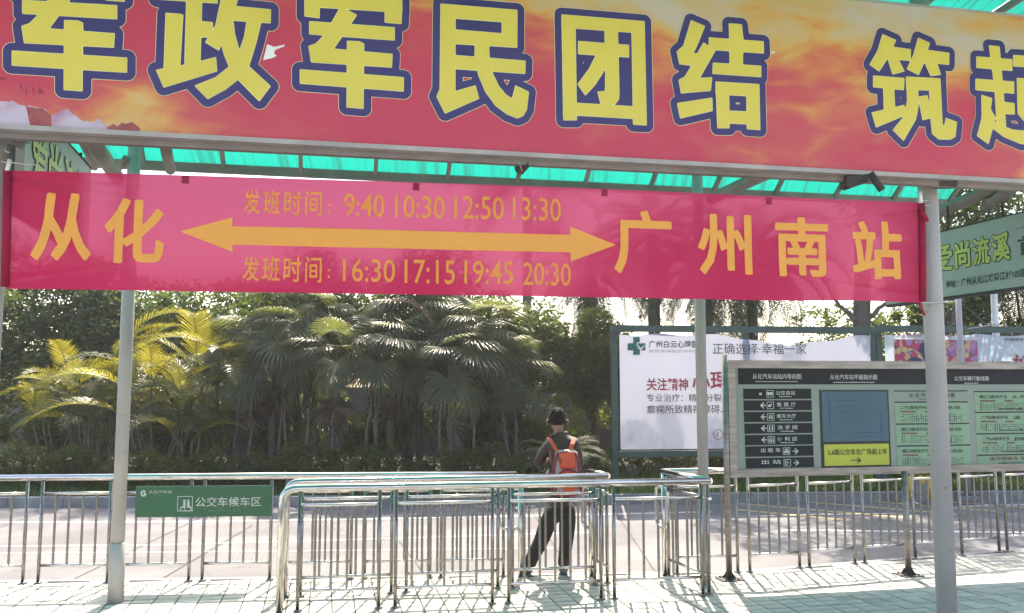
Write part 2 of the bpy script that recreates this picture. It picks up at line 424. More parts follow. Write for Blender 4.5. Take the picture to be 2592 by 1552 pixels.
def rects(pl, L_, m, root, name, off=0.004):
    mb = MB()
    for (x0, y0, x1, y1) in L_:
        u0, u1 = pl.hit(x0, (y0+y1)/2)[0], pl.hit(x1, (y0+y1)/2)[0]
        zt, zb = pl.hit((x0+x1)/2, y0)[1], pl.hit((x0+x1)/2, y1)[1]
        mb.add([pl.w(u0, zb, off), pl.w(u1, zb, off), pl.w(u1, zt, off), pl.w(u0, zt, off)], [(0, 1, 2, 3)])
    return mb.build(name, m, root)

# outline of a union of strokes at a given margin (distance field + marching squares)
def sdf(polys, xs, ys):
    X, Y = np.meshgrid(xs, ys); D = np.full(X.shape, 1e9)
    for P in polys:
        P = np.array(P, float); n = len(P); inside = np.zeros(X.shape, bool); d2 = np.full(X.shape, 1e9)
        for i in range(n):
            x0, y0 = P[i]; x1, y1 = P[(i+1) % n]
            ex, ey = x1-x0, y1-y0; L2 = ex*ex+ey*ey + 1e-12
            t = np.clip(((X-x0)*ex+(Y-y0)*ey)/L2, 0, 1)
            d2 = np.minimum(d2, (X-x0-t*ex)**2+(Y-y0-t*ey)**2)
            c = ((y0 > Y) != (y1 > Y)) & (X < (x1-x0)*(Y-y0)/((y1-y0) if abs(y1-y0) > 1e-12 else 1e-12)+x0)
            inside ^= c
        d = np.sqrt(d2); d[inside] *= -1; D = np.minimum(D, d)
    return D
def field_shape(D, xs, ys, lev):
    """filled mesh of D<lev, as (verts, faces), vertices exact on the contour"""
    F = D - lev; vid = {}; V = []; faces = []
    ny, nx = F.shape
    def corner(i, j):
        k = (i, j)
        if k not in vid: vid[k] = len(V); V.append((xs[j], ys[i]))
        return vid[k]
    def edge(i0, j0, i1, j1):
        k = (i0, j0, i1, j1)
        if k not in vid:
            a, b = F[i0, j0], F[i1, j1]; t = a/(a-b)
            vid[k] = len(V); V.append((xs[j0]+(xs[j1]-xs[j0])*t, ys[i0]+(ys[i1]-ys[i0])*t))
        return vid[k]
    ins = F < 0
    full = ins[:-1, :-1] & ins[1:, :-1] & ins[:-1, 1:] & ins[1:, 1:]
    anyi = ins[:-1, :-1] | ins[1:, :-1] | ins[:-1, 1:] | ins[1:, 1:]
    # full cells merged into horizontal runs broken into quads per row
    for i in range(ny-1):
        for j in np.nonzero(anyi[i])[0]:
            if full[i, j]:
                faces.append((corner(i, j), corner(i, j+1), corner(i+1, j+1), corner(i+1, j)))
            else:
                cs = [(i, j), (i, j+1), (i+1, j+1), (i+1, j)]; pl_ = []
                for q in range(4):
                    a, b = cs[q], cs[(q+1) % 4]
                    if ins[a]: pl_.append(corner(*a))
                    if ins[a] != ins[b]:
                        lo, hi = (a, b) if a < b else (b, a)
                        pl_.append(edge(lo[0], lo[1], hi[0], hi[1]))
                if len(pl_) >= 3: faces.append(tuple(pl_))
    return V, faces

def text_sdf(pl, s, ua, ub, zb, zt, m, root, off, lev, name='character', h=.0045):
    """a character thickened evenly by lev metres, without broken corners; the box is its thickened extent"""
    vs, fs = glyphs(s, 0.0)
    xs = [v[0] for v in vs]; ys = [v[1] for v in vs]; a, b, c, d = min(xs), max(xs), min(ys), max(ys)
    ua += lev; ub -= lev; zb += lev; zt -= lev
    P = [[(ua+(vs[i][0]-a)/(b-a)*(ub-ua), zb+(vs[i][1]-c)/(d-c)*(zt-zb)) for i in f] for f in fs]
    gx = np.arange(ua-lev-2*h, ub+lev+2*h, h); gy = np.arange(zb-lev-2*h, zt+lev+2*h, h)
    D = np.full((len(gy), len(gx)), 1e9)
    for p in P:        # each triangle only touches its own neighbourhood
        q = np.array(p); m_ = lev+3*h
        i0, i1 = np.searchsorted(gx, q[:, 0].min()-m_), np.searchsorted(gx, q[:, 0].max()+m_)
        j0, j1 = np.searchsorted(gy, q[:, 1].min()-m_), np.searchsorted(gy, q[:, 1].max()+m_)
        if i1 > i0 and j1 > j0: D[j0:j1, i0:i1] = np.minimum(D[j0:j1, i0:i1], sdf([p], gx[i0:i1], gy[j0:j1]))
    V_, F_ = field_shape(D, gx, gy, lev)
    return MB().add([pl.w(u, z, off) for u, z in V_], F_).build(name, m, root)
def box_uz(pl, box):
    x0, y0, x1, y1 = box; xc, yc = (x0+x1)/2, (y0+y1)/2
    return pl.hit(x0, yc)[0], pl.hit(x1, yc)[0], pl.hit(xc, y1)[1], pl.hit(xc, y0)[1]
# ================================================================= ground, road, pavement
def sheet(name, pts, z, m):
    mb = MB(); mb.add([(x, y, z) for x, y in pts], [tuple(range(len(pts)))]); return struct(mb.build(name, m))
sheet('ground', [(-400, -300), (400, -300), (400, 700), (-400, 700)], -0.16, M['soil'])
K1 = G(56.5, 1474); K2 = G(1276, 1459); K3 = G(1880, 1450); K4 = G(2552, 1396.5)      # kerb line under the fences
def ext(a, b, t): return a + (b - a) * t
Kl = ext(K1, K2, -6); Kr = ext(K3, K4, 6)
kerb_near = [Kl, K1, K2, K3, K4, Kr]
EDGE = 0.10
def off2(P, d):
    out = []
    for i, p in enumerate(P):
        a = P[max(i-1, 0)]; b = P[min(i+1, len(P)-1)]; t = (b-a).normalized(); out.append(Vector((p.x - t.y*d, p.y + t.x*d, 0)))
    return out
kerb_far_edge = off2(kerb_near, EDGE)
sheet('road', [(-60, 5), (60, 5), (60, 60), (-60, 60)], -0.10, M['concrete'])
# pavement: a slab whose top is covered by single pavers
mb = MB()
top = [(-40, -40)] + [(p.x, p.y) for p in kerb_far_edge] + [(60, -40)]
n = len(top)
mb.add([(x, y, -0.004) for x, y in top] + [(x, y, -0.2) for x, y in top], [tuple(range(n))[::-1]] + [(i, n+i, n+(i+1) % n, (i+1) % n) for i in range(n)])
pavement = struct(mb.build('pavement', M['joint']))
pavement.location = (0, 0, 0)
# pavers
PA = math.radians(12.5); pu = Vector((math.cos(PA), math.sin(PA), 0)); pv = Vector((-math.sin(PA), math.cos(PA), 0))
PW, PD = 0.205, 0.132
def paver_mb(w, d, h, z=0.0):
    mb = MB(); b = 0.004
    vs = []
    for (zz, k) in ((z - 0.012, 0), (z + h - 0.002, 0), (z + h, b)):
        for sx, sy in ((-1, -1), (1, -1), (1, 1), (-1, 1)):
            p = pu * (sx * (w/2 - k)) + pv * (sy * (d/2 - k)); vs.append((p.x, p.y, zz))
    fs = [(8, 9, 10, 11)]
    for r in (0, 4):
        for i in range(4): fs.append((r+i, r+(i+1) % 4, r+4+(i+1) % 4, r+4+i))
    return mb.add(vs, fs)
def kerb_y(x):
    P = kerb_near
    for a, b in zip(P, P[1:]):
        if a.x <= x <= b.x: return a.y + (b.y-a.y)*(x-a.x)/(b.x-a.x)
    return 99
cells = []
for i in range(-60, 70):
    for j in range(20, 90):
        c = pu * (i * PW) + pv * (j * PD)
        if c.y > kerb_y(c.x) - 0.01 or c.y < 5.2: continue
        dx = c.x / max(c.y, .1)
        if abs(dx) > 0.72: continue
        cells.append((c, i, j))
def scr_y(p):  # picture row
    v = p - Vector((0, 0, CH)); c, s = math.cos(PITCH), math.sin(PITCH)
    f = v.y*c + v.z*s; u = -v.y*s + v.z*c
    return H0/2 - FPX*u/f, W0/2 + FPX*v.x/f
vis = [(c, i, j) for c, i, j in cells if scr_y(c)[0] < 1575 and -20 < scr_y(c)[1] < 2612]
hid = [(c, i, j) for c, i, j in cells if not (scr_y(c)[0] < 1575 and -20 < scr_y(c)[1] < 2612)]
vis.sort(key=lambda t: t[0].length)
near, rest = vis[:300], vis[300:]
protos = [paver_mb(PW - 0.013, PD - 0.013, 0.002 + k * 0.0012) for k in range(4)]
pm = []
for k, p in enumerate(protos):
    o = p.build('paver', M['paver'], pavement, (0, 0, 0)); pm.append(o)
for k, (c, i, j) in enumerate(near):
    if k < 4: pm[k].location = c
    else: inst(pm[random.randrange(4)], 'paver', c, pavement)
mb = MB()
for c, i, j in rest + hid:
    p = random.choice(protos)
    mb.add([(v[0]+c.x, v[1]+c.y, v[2]) for v in p.v], p.f)
stuff(mb.build('paver_field', M['paver'], pavement))
mb = MB(); mb.add([(-40, -40, .0015), (60, -40, .0015), (60, 5.1, .0015), (-40, 5.1, .0015)], [(0, 1, 2, 3)])
mb.build('forecourt_paving', M['paver'], pavement)
# kerb stones along the edge
mb0 = MB()
o = None
for a, b in zip(kerb_near, kerb_near[1:]):
    if (a-b).length > 12:
        if a is Kl: a = b + (a-b).normalized()*4
        else: b = a + (b-a).normalized()*5
    L_ = (b-a).length; k = max(1, round(L_/0.8)); t = (b-a)/L_; nn = Vector((-t.y, t.x, 0))
    for q in range(k):
        s0, s1 = L_*q/k+0.004, L_*(q+1)/k-0.004
        mb = MB(); c = a + t*((s0+s1)/2) + nn*(EDGE*0.5+0.002)
        Mx = Matrix(((t.x, nn.x, 0), (t.y, nn.y, 0), (0, 0, 1)))
        mb.box((c.x, c.y, -0.062), (s1-s0, EDGE-0.006, 0.132), Mx)
        mb.build('kerb_stone', M['kerb'], pavement)
# far kerb, verge, soil
FK = [G(-700, 1287, -.10), G(300, 1283, -.10), G(1300, 1280, -.10), G(1900, 1272, -.1), G(3300, 1262, -.10)]
kb = struct(MB().add([(0,0,-9)]*3, [(0,1,2)]).build('far_kerb', M['kerb']))
for a, b in zip(FK, FK[1:]):
    a = Vector(a); b = Vector(b); a.z = b.z = 0
    L_ = (b-a).length; k = max(1, round(L_/1.0)); t = (b-a)/L_; nn = Vector((-t.y, t.x, 0))
    for q in range(k):
        s0, s1 = L_*q/k+0.006, L_*(q+1)/k-0.006
        mb = MB(); c = a + t*((s0+s1)/2) + nn*0.08
        mb.box((c.x, c.y, -0.03), (s1-s0, 0.15, 0.19), Matrix(((t.x, nn.x, 0), (t.y, nn.y, 0), (0, 0, 1))))
        mb.build('kerb_stone', M['kerb'], kb)
kb.data.clear_geometry()
v0 = [(p.x, p.y + 0.16) for p in FK]
verge_pts = v0 + [(30, 60), (-30, 60)]
mb = MB(); nV = len(v0)
vs = [(x, y, 0.02) for x, y in v0] + [(x, y + 4, 0.12) for x, y in v0] + [(x, y + 60, 0.2) for x, y in v0]
fs = [(i, i+1, nV+i+1, nV+i) for i in range(nV-1)] + [(nV+i, nV+i+1, 2*nV+i+1, 2*nV+i) for i in range(nV-1)]
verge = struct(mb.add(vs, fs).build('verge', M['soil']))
# grass on the verge
ng = 30000
def far_y(x):
    for a, b in zip(v0, v0[1:]):
        if a[0] <= x <= b[0]: return a[1] + (b[1]-a[1])*(x-a[0])/(b[0]-a[0])
    return 14
gx = RNG.uniform(-13, 13, ng); gy = np.array([far_y(x) for x in gx]) + RNG.uniform(0.02, 2.6, ng) ** 1.0
gz = 0.02 + (gy - np.array([far_y(x) for x in gx])) / 4 * 0.1
ang = RNG.uniform(0, 6.28, ng); hh = RNG.uniform(0.05, 0.13, ng); ww = RNG.uniform(0.008, 0.016, ng)
V = np.zeros((ng, 3, 3)); dx, dy = np.cos(ang), np.sin(ang)
V[:, 0] = np.stack([gx - dx*ww, gy - dy*ww, gz], 1); V[:, 1] = np.stack([gx + dx*ww, gy + dy*ww, gz], 1)
V[:, 2] = np.stack([gx + dy*hh*RNG.uniform(-.6, .6, ng), gy + RNG.uniform(-.05, .05, ng), gz + hh], 1)
gr = stuff(npmesh('grass', V.reshape(-1, 3), np.arange(ng*3).reshape(-1, 3), M['grass']))
tag(gr, 'short rough grass on the verge beyond the road', 'grass')

# road markings
def strip(name, pts, w, m, z=-0.096):
    mb = MB(); P = [Vector((p.x, p.y, 0)) for p in pts]
    A, B = off2(P, w/2), off2(P, -w/2)
    vs = [(p.x, p.y, z) for p in A] + [(p.x, p.y, z) for p in B]; k = len(P)
    return struct(mb.add(vs, [(k+i, k+i+1, i+1, i) for i in range(k-1)]).build(name, m))
g1 = lambda x, y: G(x, y, -0.1)
strip('road_line', [g1(-300, 1324), g1(500, 1321), g1(1000, 1313), g1(1500, 1303), g1(1800, 1296)], 0.12, M['line'])
strip('road_line', [g1(-300, 1386), g1(400, 1380), g1(900, 1366), g1(1500, 1348)], 0.07, M['line'])
strip('road_line', [g1(-100, 1402), g1(700, 1396), g1(1400, 1388)], 0.05, M['line'])
strip('road_line', [g1(1980, 1342), g1(2300, 1346), g1(2700, 1349)], 0.10, M['line'])
for (a, b, c, d) in ((1870, 1275, 2300, 1312), (1930, 1262, 2420, 1302), (2060, 1258, 2520, 1294), (2180, 1256, 2640, 1288), (1860, 1290, 2150, 1318)):
    strip('yellow_hatch_line', [g1(a, b), g1(c, d)], 0.13, M['yline'])
strip('road_line', [g1(2430, 1283), g1(2650, 1276)], 0.12, M['line'])
# expansion joints in the concrete
for (a, b, c, d) in ((170, 1475, 530, 1300), (395, 1475, 640, 1330), (-300, 1440, 100, 1300), (1075, 1455, 1010, 1370), (1450, 1455, 1350, 1300), (1660, 1450, 1560, 1300)):
    strip('road_joint', [g1(a, b), g1(c, d)], 0.012, M['dark'], z=-0.092)
# grooved patches of concrete near the kerb
mb = MB()
for r_ in range(46):
    p = g1(560 + r_*13, 1466 - r_*0.5); q = g1(610 + r_*12, 1370)
    a = Vector(p); b = Vector(q); t = (b-a).normalized(); nn = Vector((-t.y, t.x, 0))*0.004
    mb.add([a+nn+Vector((0,0,.005)), a-nn+Vector((0,0,.005)), b-nn+Vector((0,0,.005)), b+nn+Vector((0,0,.005))], [(0, 1, 2, 3)])
struct(mb.build('road_grooves', mat('groove_shadow', (0.17, 0.165, 0.17), None, 4, rough=.9)))

# ================================================================= steel barriers
def post_mb(): 
    return MB().tube([(0, 0, 0), (0, 0, 1.0)], 0.0175, 12)
POST = post_mb(); BAR = MB().tube([(0, 0, 0), (0, 0, 1.0)], 0.0125, 10, caps=False)
def flange_mb():
    mb = MB(); mb.tube([(0, 0, 0), (0, 0, 0.008)], 0.045, 14); mb.tube([(0, 0, 0.008), (0, 0, 0.022)], [0.03, 0.021], 12)
    for k in range(3):
        a = k*2.1+.5; mb.tube([(0.035*math.cos(a), 0.035*math.sin(a), .006), (0.035*math.cos(a), 0.035*math.sin(a), .017)], 0.005, 6)
    return mb
FL = flange_mb()
_proto = {}
def unit(kind, parent, loc, h=None):
    key = {'post': POST, 'bar': BAR, 'base_flange': FL}[kind]
    if kind not in _proto:
        o = key.build(kind, M['post']); o.parent = parent; _proto[kind] = o
        _proto[kind + '_me'] = o.data
    else:
        o = bpy.data.objects.new(kind, _proto[kind + '_me']); COL.objects.link(o); o.parent = parent
    o.location = loc
    if h: o.scale = (1, 1, h)
    return o
def panel(root, pl, s0, s1, nb, zs=0.93, zl=0.185, ztop=1.08):
    """two posts, two rails and the bars between them; s along the plane direction"""
    b = root.location
    for s in (s0, s1):
        p = pl.w(s, 0); po = unit('post', root, (p.x-b.x, p.y-b.y, 0), ztop)
        fl = unit('base_flange', po, (0, 0, 0)); fl.scale = (1, 1, 1/ztop)
    for z, nm, r in ((zs, 'upper_rail', 0.0155), (zl, 'lower_rail', 0.0145)):
        MB().tube([pl.w(s0, z), pl.w(s1, z)], r, 12).build(nm, M['steel'], root)
    for k in range(1, nb+1):
        s = s0 + (s1-s0)*k/(nb+1); p = pl.w(s, 0)
        unit('bar', root, (p.x-b.x, p.y-b.y, zl), zs - zl)
def smooth_path(pts, rad, n=6):
    out = [Vector(pts[0])]
    for i in range(1, len(pts)-1):
        a, b, c = Vector(pts[i-1]), Vector(pts[i]), Vector(pts[i+1])
        d1 = (a-b).normalized(); d2 = (c-b).normalized(); r = min(rad, (a-b).length*.45, (c-b).length*.45)
        p, q = b+d1*r, b+d2*r
        for k in range(n+1):
            t = k/n; out.append(p*(1-t)**2 + b*2*t*(1-t) + q*t*t)
    out.append(Vector(pts[-1])); return out
def loop(pl, s0, s1, z0, z1, r=0.02):
    c = [(s0, z1), (s1, z1), (s1, z0), (s0, z0)]; P = []
    R = min(abs(s1-s0), z1-z0)*.42; n = 6
    P = smooth_path([pl.w((s0+s1)/2, z1), pl.w(s1, z1), pl.w(s1, z0), pl.w(s0, z0), pl.w(s0, z1), pl.w((s0+s1)/2, z1)], R)
    return MB().tube(P, r, 12, caps=False)

# far fence, left of the opening
fa, fb = G(56.5, 1479), G(1276, 1461)
PF = Plane(fa, fb - fa)
S = lambda pl, x, y: pl.hit(x, y)[0]
far_pairs = [(-560, -385), (-345, -175), (-135, 57), (96, 271), (303, 477), (511, 682), (722, 887), (922, 1088), (1116, 1274)]
o_ = PF.w(S(PF, 600, 1472), 0)
ff = thing('steel_fence', (o_.x, o_.y, 0), 'long stainless steel fence along the kerb with a green waiting sign fixed to it', 'fence')
for i, (a, b) in enumerate(far_pairs):
    panel(ff, PF, S(PF, a, 1475), S(PF, b, 1475), 4 if i != 8 else 3, zs=0.915, ztop=1.055)
sE = S(PF, 1308, 1300)
MB().tube(smooth_path([PF.w(S(PF, -640, 1475), 1.08), PF.w(sE, 1.08)], .1), 0.033, 16).build('top_rail', M['steel'], ff)
loop(PF, S(PF, 1262, 1300), S(PF, 1322, 1300), 0.50, 0.93).build('end_loop', M['steel'], ff)
MB().tube([PF.w(S(PF, 1318, 1300), 0.0), PF.w(S(PF, 1318, 1300), 0.93)], 0.03, 14).build('end_post', M['steel'], ff)

# middle queue barrier
ma, mb_ = G(990, 1503), G(1539, 1480)
PM = Plane(ma, mb_ - ma)
o_ = PM.w(S(PM, 1150, 1490), 0)
fm = thing('queue_barrier', (o_.x, o_.y, 0), 'middle stainless steel queue barrier, between the front barrier and the kerb fence', 'barrier', 'steel queue barriers')
for a, b, nb in ((760, 990, 4), (1028, 1260, 5), (1297, 1506, 4)):
    panel(fm, PM, S(PM, a, 1490), S(PM, b, 1490), nb, zs=0.93, ztop=1.07)
cM = PM.w(S(PM, 1541, 1480), 0); farM = G(1492, 1456.5)
sl0 = S(PM, 722, 1400)
MB().tube(smooth_path([PM.w(sl0, 0), PM.w(sl0, 1.10), PM.w(S(PM, 800, 1400), 1.10), Vector((cM.x, cM.y, 1.10))], 0.16) , 0.033, 16).build('top_rail', M['steel'], fm)
MB().tube([Vector((cM.x, cM.y, 1.10)), Vector((farM.x, farM.y, 1.10))], 0.033, 16).build('return_rail', M['steel'], fm)
PMR = Plane(farM, cM - farM); Lr = (cM - farM).length
for s in (Lr - .03,):
    p = PMR.w(s, 0); po = unit('post', fm, (p.x-fm.location.x, p.y-fm.location.y, 0), 1.07); unit('base_flange', po, (0, 0, 0))
MB().tube([PMR.w(.06, 0), PMR.w(.06, 1.08)], 0.032, 14).build('end_post', M['steel'], fm)
MB().tube([PMR.w(0, .93), PMR.w(Lr, .93)], 0.0155, 12).build('upper_rail', M['steel'], fm)
MB().tube([PMR.w(.06, .185), PMR.w(Lr, .185)], 0.0145, 12).build('lower_rail', M['steel'], fm)
for k in (1, 2):
    p = PMR.w(.06 + (Lr-.06)*k/3, 0); unit('bar', fm, (p.x-fm.location.x, p.y-fm.location.y, .185), .745)
loop(PMR, -0.16, .06, 0.50, 0.93).build('end_loop', M['steel'], fm)

# front queue barrier with the return on the right
na, nb_ = G(753, 1549.7), G(1780, 1510)
PN = Plane(na, nb_ - na)
o_ = PN.w(S(PN, 1250, 1530), 0)
fn = thing('queue_barrier', (o_.x, o_.y, 0), 'front stainless steel queue barrier nearest the viewer, with a bent tube end on the left', 'barrier', 'steel queue barriers')
for a, b, nb in ((753, 958, 4), (1000, 1246, 5), (1288, 1522, 5), (1556, 1780, 5)):
    panel(fn, PN, S(PN, a, 1530), S(PN, b, 1530), nb, zs=0.945, ztop=1.07)
cN = PN.w(S(PN, 1803, 1505), 0); farN = G(1682, 1456)
sl0 = S(PN, 711, 1400)
MB().tube(smooth_path([PN.w(sl0, 0), PN.w(sl0, 1.10), PN.w(S(PN, 800, 1400), 1.10), Vector((cN.x, cN.y, 1.10))], 0.16), 0.035, 18).build('top_rail', M['steel'], fn)
MB().tube([Vector((cN.x, cN.y, 1.10)), Vector((farN.x, farN.y, 1.10))], 0.034, 16).build('return_rail', M['steel'], fn)
PNR = Plane(farN, cN - farN); Lr = (cN - farN).length
panel(fn, PNR, .10, Lr - .06, 3, ztop=1.07)
MB().tube([PNR.w(0, .93), PNR.w(Lr, .93)], 0.0155, 12).build('upper_rail', M['steel'], fn)
MB().tube([PNR.w(0.02, 0), PNR.w(0.02, 1.08)], 0.032, 14).build('end_post', M['steel'], fn)
loop(PNR, -0.16, .10, 0.50, 0.93).build('end_loop', M['steel'], fn)

# right fence: a short straight run, then the run that bends away behind the notice board
ra, rb = G(1690, 1455), G(1880, 1450)
PR1 = Plane(ra, rb - ra)
rc, rd = G(1896, 1450), G(2552, 1397.6)
PR2 = Plane(rc, rd - rc)
fr = thing('steel_fence', (rc.x, rc.y, 0), 'stainless steel fence running away to the right below the route notice board', 'fence')
panel(fr, PR1, S(PR1, 1714, 1452), S(PR1, 1868, 1451), 3, zs=0.93)
for i, (a, b) in enumerate(((1898, 2024), (2049, 2164), (2189, 2297), (2318, 2413), (2437, 2531), (2552, 2638), (2656, 2735))):
    panel(fr, PR2, S(PR2, a, 1430), S(PR2, b, 1420), 4, zs=0.93)
e2 = PR2.w(S(PR2, 2760, 1400), 1.10)
MB().tube(smooth_path([Vector((farN.x, farN.y, 1.10)), Vector((rc.x, rc.y, 1.10)), e2], .25), 0.033, 16).build('top_rail', M['steel'], fr)

# green sign on the kerb fence
so = PF.w(S(PF, 515, 1300), 0)
ws = thing('waiting_area_sign', (so.x, so.y, 0.69), 'dark green sign with white bus waiting area lettering hung on the kerb fence', 'sign')
PS = Plane(PF.w(0, 0) + PF.n * 0.028, PF.u)
rect(PS, 343, 1230, 689, 1308, M['sign'], ws, 'panel', 0.0, thick=0.012)
text(PS, '公交车候车区', (495, 1258, 661, 1282), M['ltext'], ws, bold=0.004)
text(PS, 'Bus Waiting Area', (531, 1288, 610, 1297), mat('dim_green_print', (0.12, 0.24, 0.17), None, 3), ws)
text(PS, '从化汽车站', (377, 1241, 435, 1249), M['ltext'], ws)
text(PS, 'Conghua Bus Station', (378, 1251, 434, 1255), mat('dim_green_print', (0.10, 0.22, 0.15), None, 3), ws)
def ring(pl, cx, cy, r0, r1, m, root, name, a0=0, a1=360, off=.004):
    uc, zc = pl.hit(cx, cy); k = abs(pl.hit(cx+10, cy)[0]-uc)/10; n = 28; vs = []; fs = []
    for i in range(n+1):
        a = math.radians(a0+(a1-a0)*i/n)
        for r in (r0, r1): vs.append(pl.w(uc+math.cos(a)*r*k, zc+math.sin(a)*r*k, off))
    for i in range(n): fs.append((2*i, 2*i+1, 2*i+3, 2*i+2))
    return MB().add(vs, fs).build(name, m, root)
ring(PS, 364, 1249, 4.5, 8, M['ltext'], ws, 'emblem', 50, 350)
ring(PS, 366, 1249, 0, 3, M['ltext'], ws, 'emblem')
rects(PS, [(449, 1256, 488, 1257.6), (449, 1292.4, 488, 1294), (449, 1257.6, 450.6, 1292.4), (486.4, 1257.6, 488, 1292.4),
           (464, 1271, 470, 1284), (474, 1271, 480, 1284), (458, 1282, 470, 1285), (474, 1282, 484, 1285), (456, 1285, 459, 1290), (466, 1285, 468, 1290), (482, 1285, 485, 1290)], M['ltext'], ws, 'pictogram')
for cx in (467, 477): ring(PS, cx, 1267.5, 0, 3, M['ltext'], ws, 'pictogram')
# ================================================================= canopy
CA = math.radians(11.3)
cu_, cv_ = Vector((math.cos(CA), math.sin(CA), 0)), Vector((-math.sin(CA), math.cos(CA), 0))
def CP(u, v, z): p = cu_*u + cv_*v; return Vector((p.x, p.y, z))
def uv(p): return (p.dot(cu_), p.dot(cv_))
PB = Plane(AT(0, 315, 4.50), AT(2592, 450, 5.76) - AT(0, 315, 4.50))       # long signboard
PRB = Plane(AT(20, 580, 4.76), AT(2325, 640, 5.76) - AT(20, 580, 4.76))    # red cloth
VE, V0A = 9.67, 6.4
RA = (VE - V0A) / 0.65; ZT = 4.525 + RA*(1-0.76)
def roofz(v): return ZT - RA + math.sqrt(RA*RA - (v - V0A)**2)
cr0 = CP(1.0, 6.4, 0)
cn = thing('bus_stop_canopy', (cr0.x, cr0.y, 0), 'grey steel bus stop canopy roofed with arched green translucent sheets', 'canopy')
# pillars
rp = AT(2372, 1000, 5.90)
lp = AT(-14, 600, 4.95)
def pillar(x, y, r, ztop, sleeve=None, z0=0.0):
    mb = MB().tube([(x, y, z0), (x, y, ztop)], r, 20); o = mb.build('pillar', M['paint'], cn)
    if sleeve:
        MB().tube([(x, y, z0), (x, y, sleeve), (x, y, sleeve+.004)], [r+.012, r+.012, r+.002], 20).build('sleeve', M['paint'], o)
    return o
bl, bm = G(292, 1526), G(1786, 1479)
pillar(rp.x, rp.y, 0.066, 5.0)
pillar(lp.x, lp.y, 0.066, 5.0)
pillar(bl.x, bl.y, 0.060, 4.9, 0.55)
pillar(bm.x, bm.y, 0.056, 4.9)
U0, DU, NR = -6.4, 0.84, 18
vlist = [3.3 + (VE-3.3)*k/12 for k in range(13)]
for i in range(NR):
    u = U0 + DU*i
    mb = MB(); vs = []; fs = []
    for v in vlist:
        z = roofz(v) - 0.02
        for du, dz in ((-.022, 0), (.022, 0), (.022, -.06), (-.022, -.06)): vs.append(CP(u+du, v, z+dz))
    for k in range(12):
        for q in range(4): fs.append((4*k+q, 4*k+(q+1) % 4, 4*k+4+(q+1) % 4, 4*k+4+q))
    fs += [(3, 2, 1, 0), (48, 49, 50, 51)]
    mb.add(vs, fs).build('rafter', M['beam'], cn)
for i in range(NR-1):
    u = U0 + DU*i; mb = MB(); vs = []; fs = []; nC = 8
    for v in vlist + [VE+.05]:
        z = roofz(min(v, VE+.05)) + 0.0
        for c in range(nC+1):
            vs.append(CP(u + .008 + (DU-.016)*c/nC, v, z + (0.012 if c % 2 else 0)))
    for k in range(13):
        for c in range(nC): fs.append((k*(nC+1)+c, k*(nC+1)+c+1, (k+1)*(nC+1)+c+1, (k+1)*(nC+1)+c))
    mb.add(vs, fs, False).build('roof_sheet', M['roof'], cn)
def ubeam(v, z, w, h, m, name, u0=U0, u1=U0+DU*(NR-1)):
    a, b = CP(u0, v, z), CP(u1, v, z); c = (a+b)/2
    MB().box(c, ((b-a).length, w, h), Matrix(((cu_.x, cv_.x, 0), (cu_.y, cv_.y, 0), (0, 0, 1)))).build(name, m, cn)
ubeam(VE+.02, roofz(VE)-.075, .06, .10, M['beam'], 'eave_beam')
for v in (4.2, 5.6): ubeam(v, roofz(v)-.105, .04, .05, M['beam'], 'purlin')
# beam between the front pillars, just behind the signboard foot
fb_ = uv(rp)
zb = CH + (PB.hit(2372, 445)[1] - CH)
zfb = PB.hit(1300, 384)[1]
fa_, fc_ = PB.w(PB.hit(-250, 300)[0], 0, -.068), PB.w(PB.hit(2800, 300)[0], 0, -.068)
cfb = (fa_+fc_)/2
MB().box((cfb.x, cfb.y, zfb-.040), ((fc_-fa_).length, .05, .052), Matrix(((PB.u.x, PB.n.x, 0), (PB.u.y, PB.n.y, 0), (0, 0, 1)))).build('front_beam', M['beam'], cn)
# tie beams running in depth
def tie(p, q, r, ext0=0, ext1=0):
    d = (q-p).normalized(); MB().tube([p-d*ext0, q+d*ext1], r, 14).build('tie_beam', M['beam'], cn)
def zat(px, py, z):
    d = ray(px, py); t = (z-CH)/d.z; return Vector((d.x*t, d.y*t, z))
tie(zat(225, 345, 3.9), zat(290, 440, 3.9), .062, .6, .15)
tie(zat(1938, 440, 3.9), zat(1830, 490, 3.9), .058, .8, .25)
tie(zat(2513, 478, 3.86), zat(2392, 530, 3.86), .062, 1.0, 1.2)
q = zat(2500, 500, 3.86); 
MB().tube([AT(415, 352, 5.6), AT(431, 430, 6.4)], .04, 14).build('strut', M['beam'], cn)
MB().tube([AT(2570, 470, 7.2), AT(2495, 522, 7.9)], [.07, .055], 4).build('bracket', M['beam'], cn)
for (a, b) in ((AT(318, 400, 8.0), AT(285, 455, 8.7)), (AT(205, 355, 6.6), AT(240, 425, 7.6))):
    MB().tube([a, b], .03, 8).build('strut', M['beam'], cn)
mbb = MB().box(AT(2392, 458, 5.72), (.12, .1, .09)); mbb.build('bracket', M['dark'], cn)

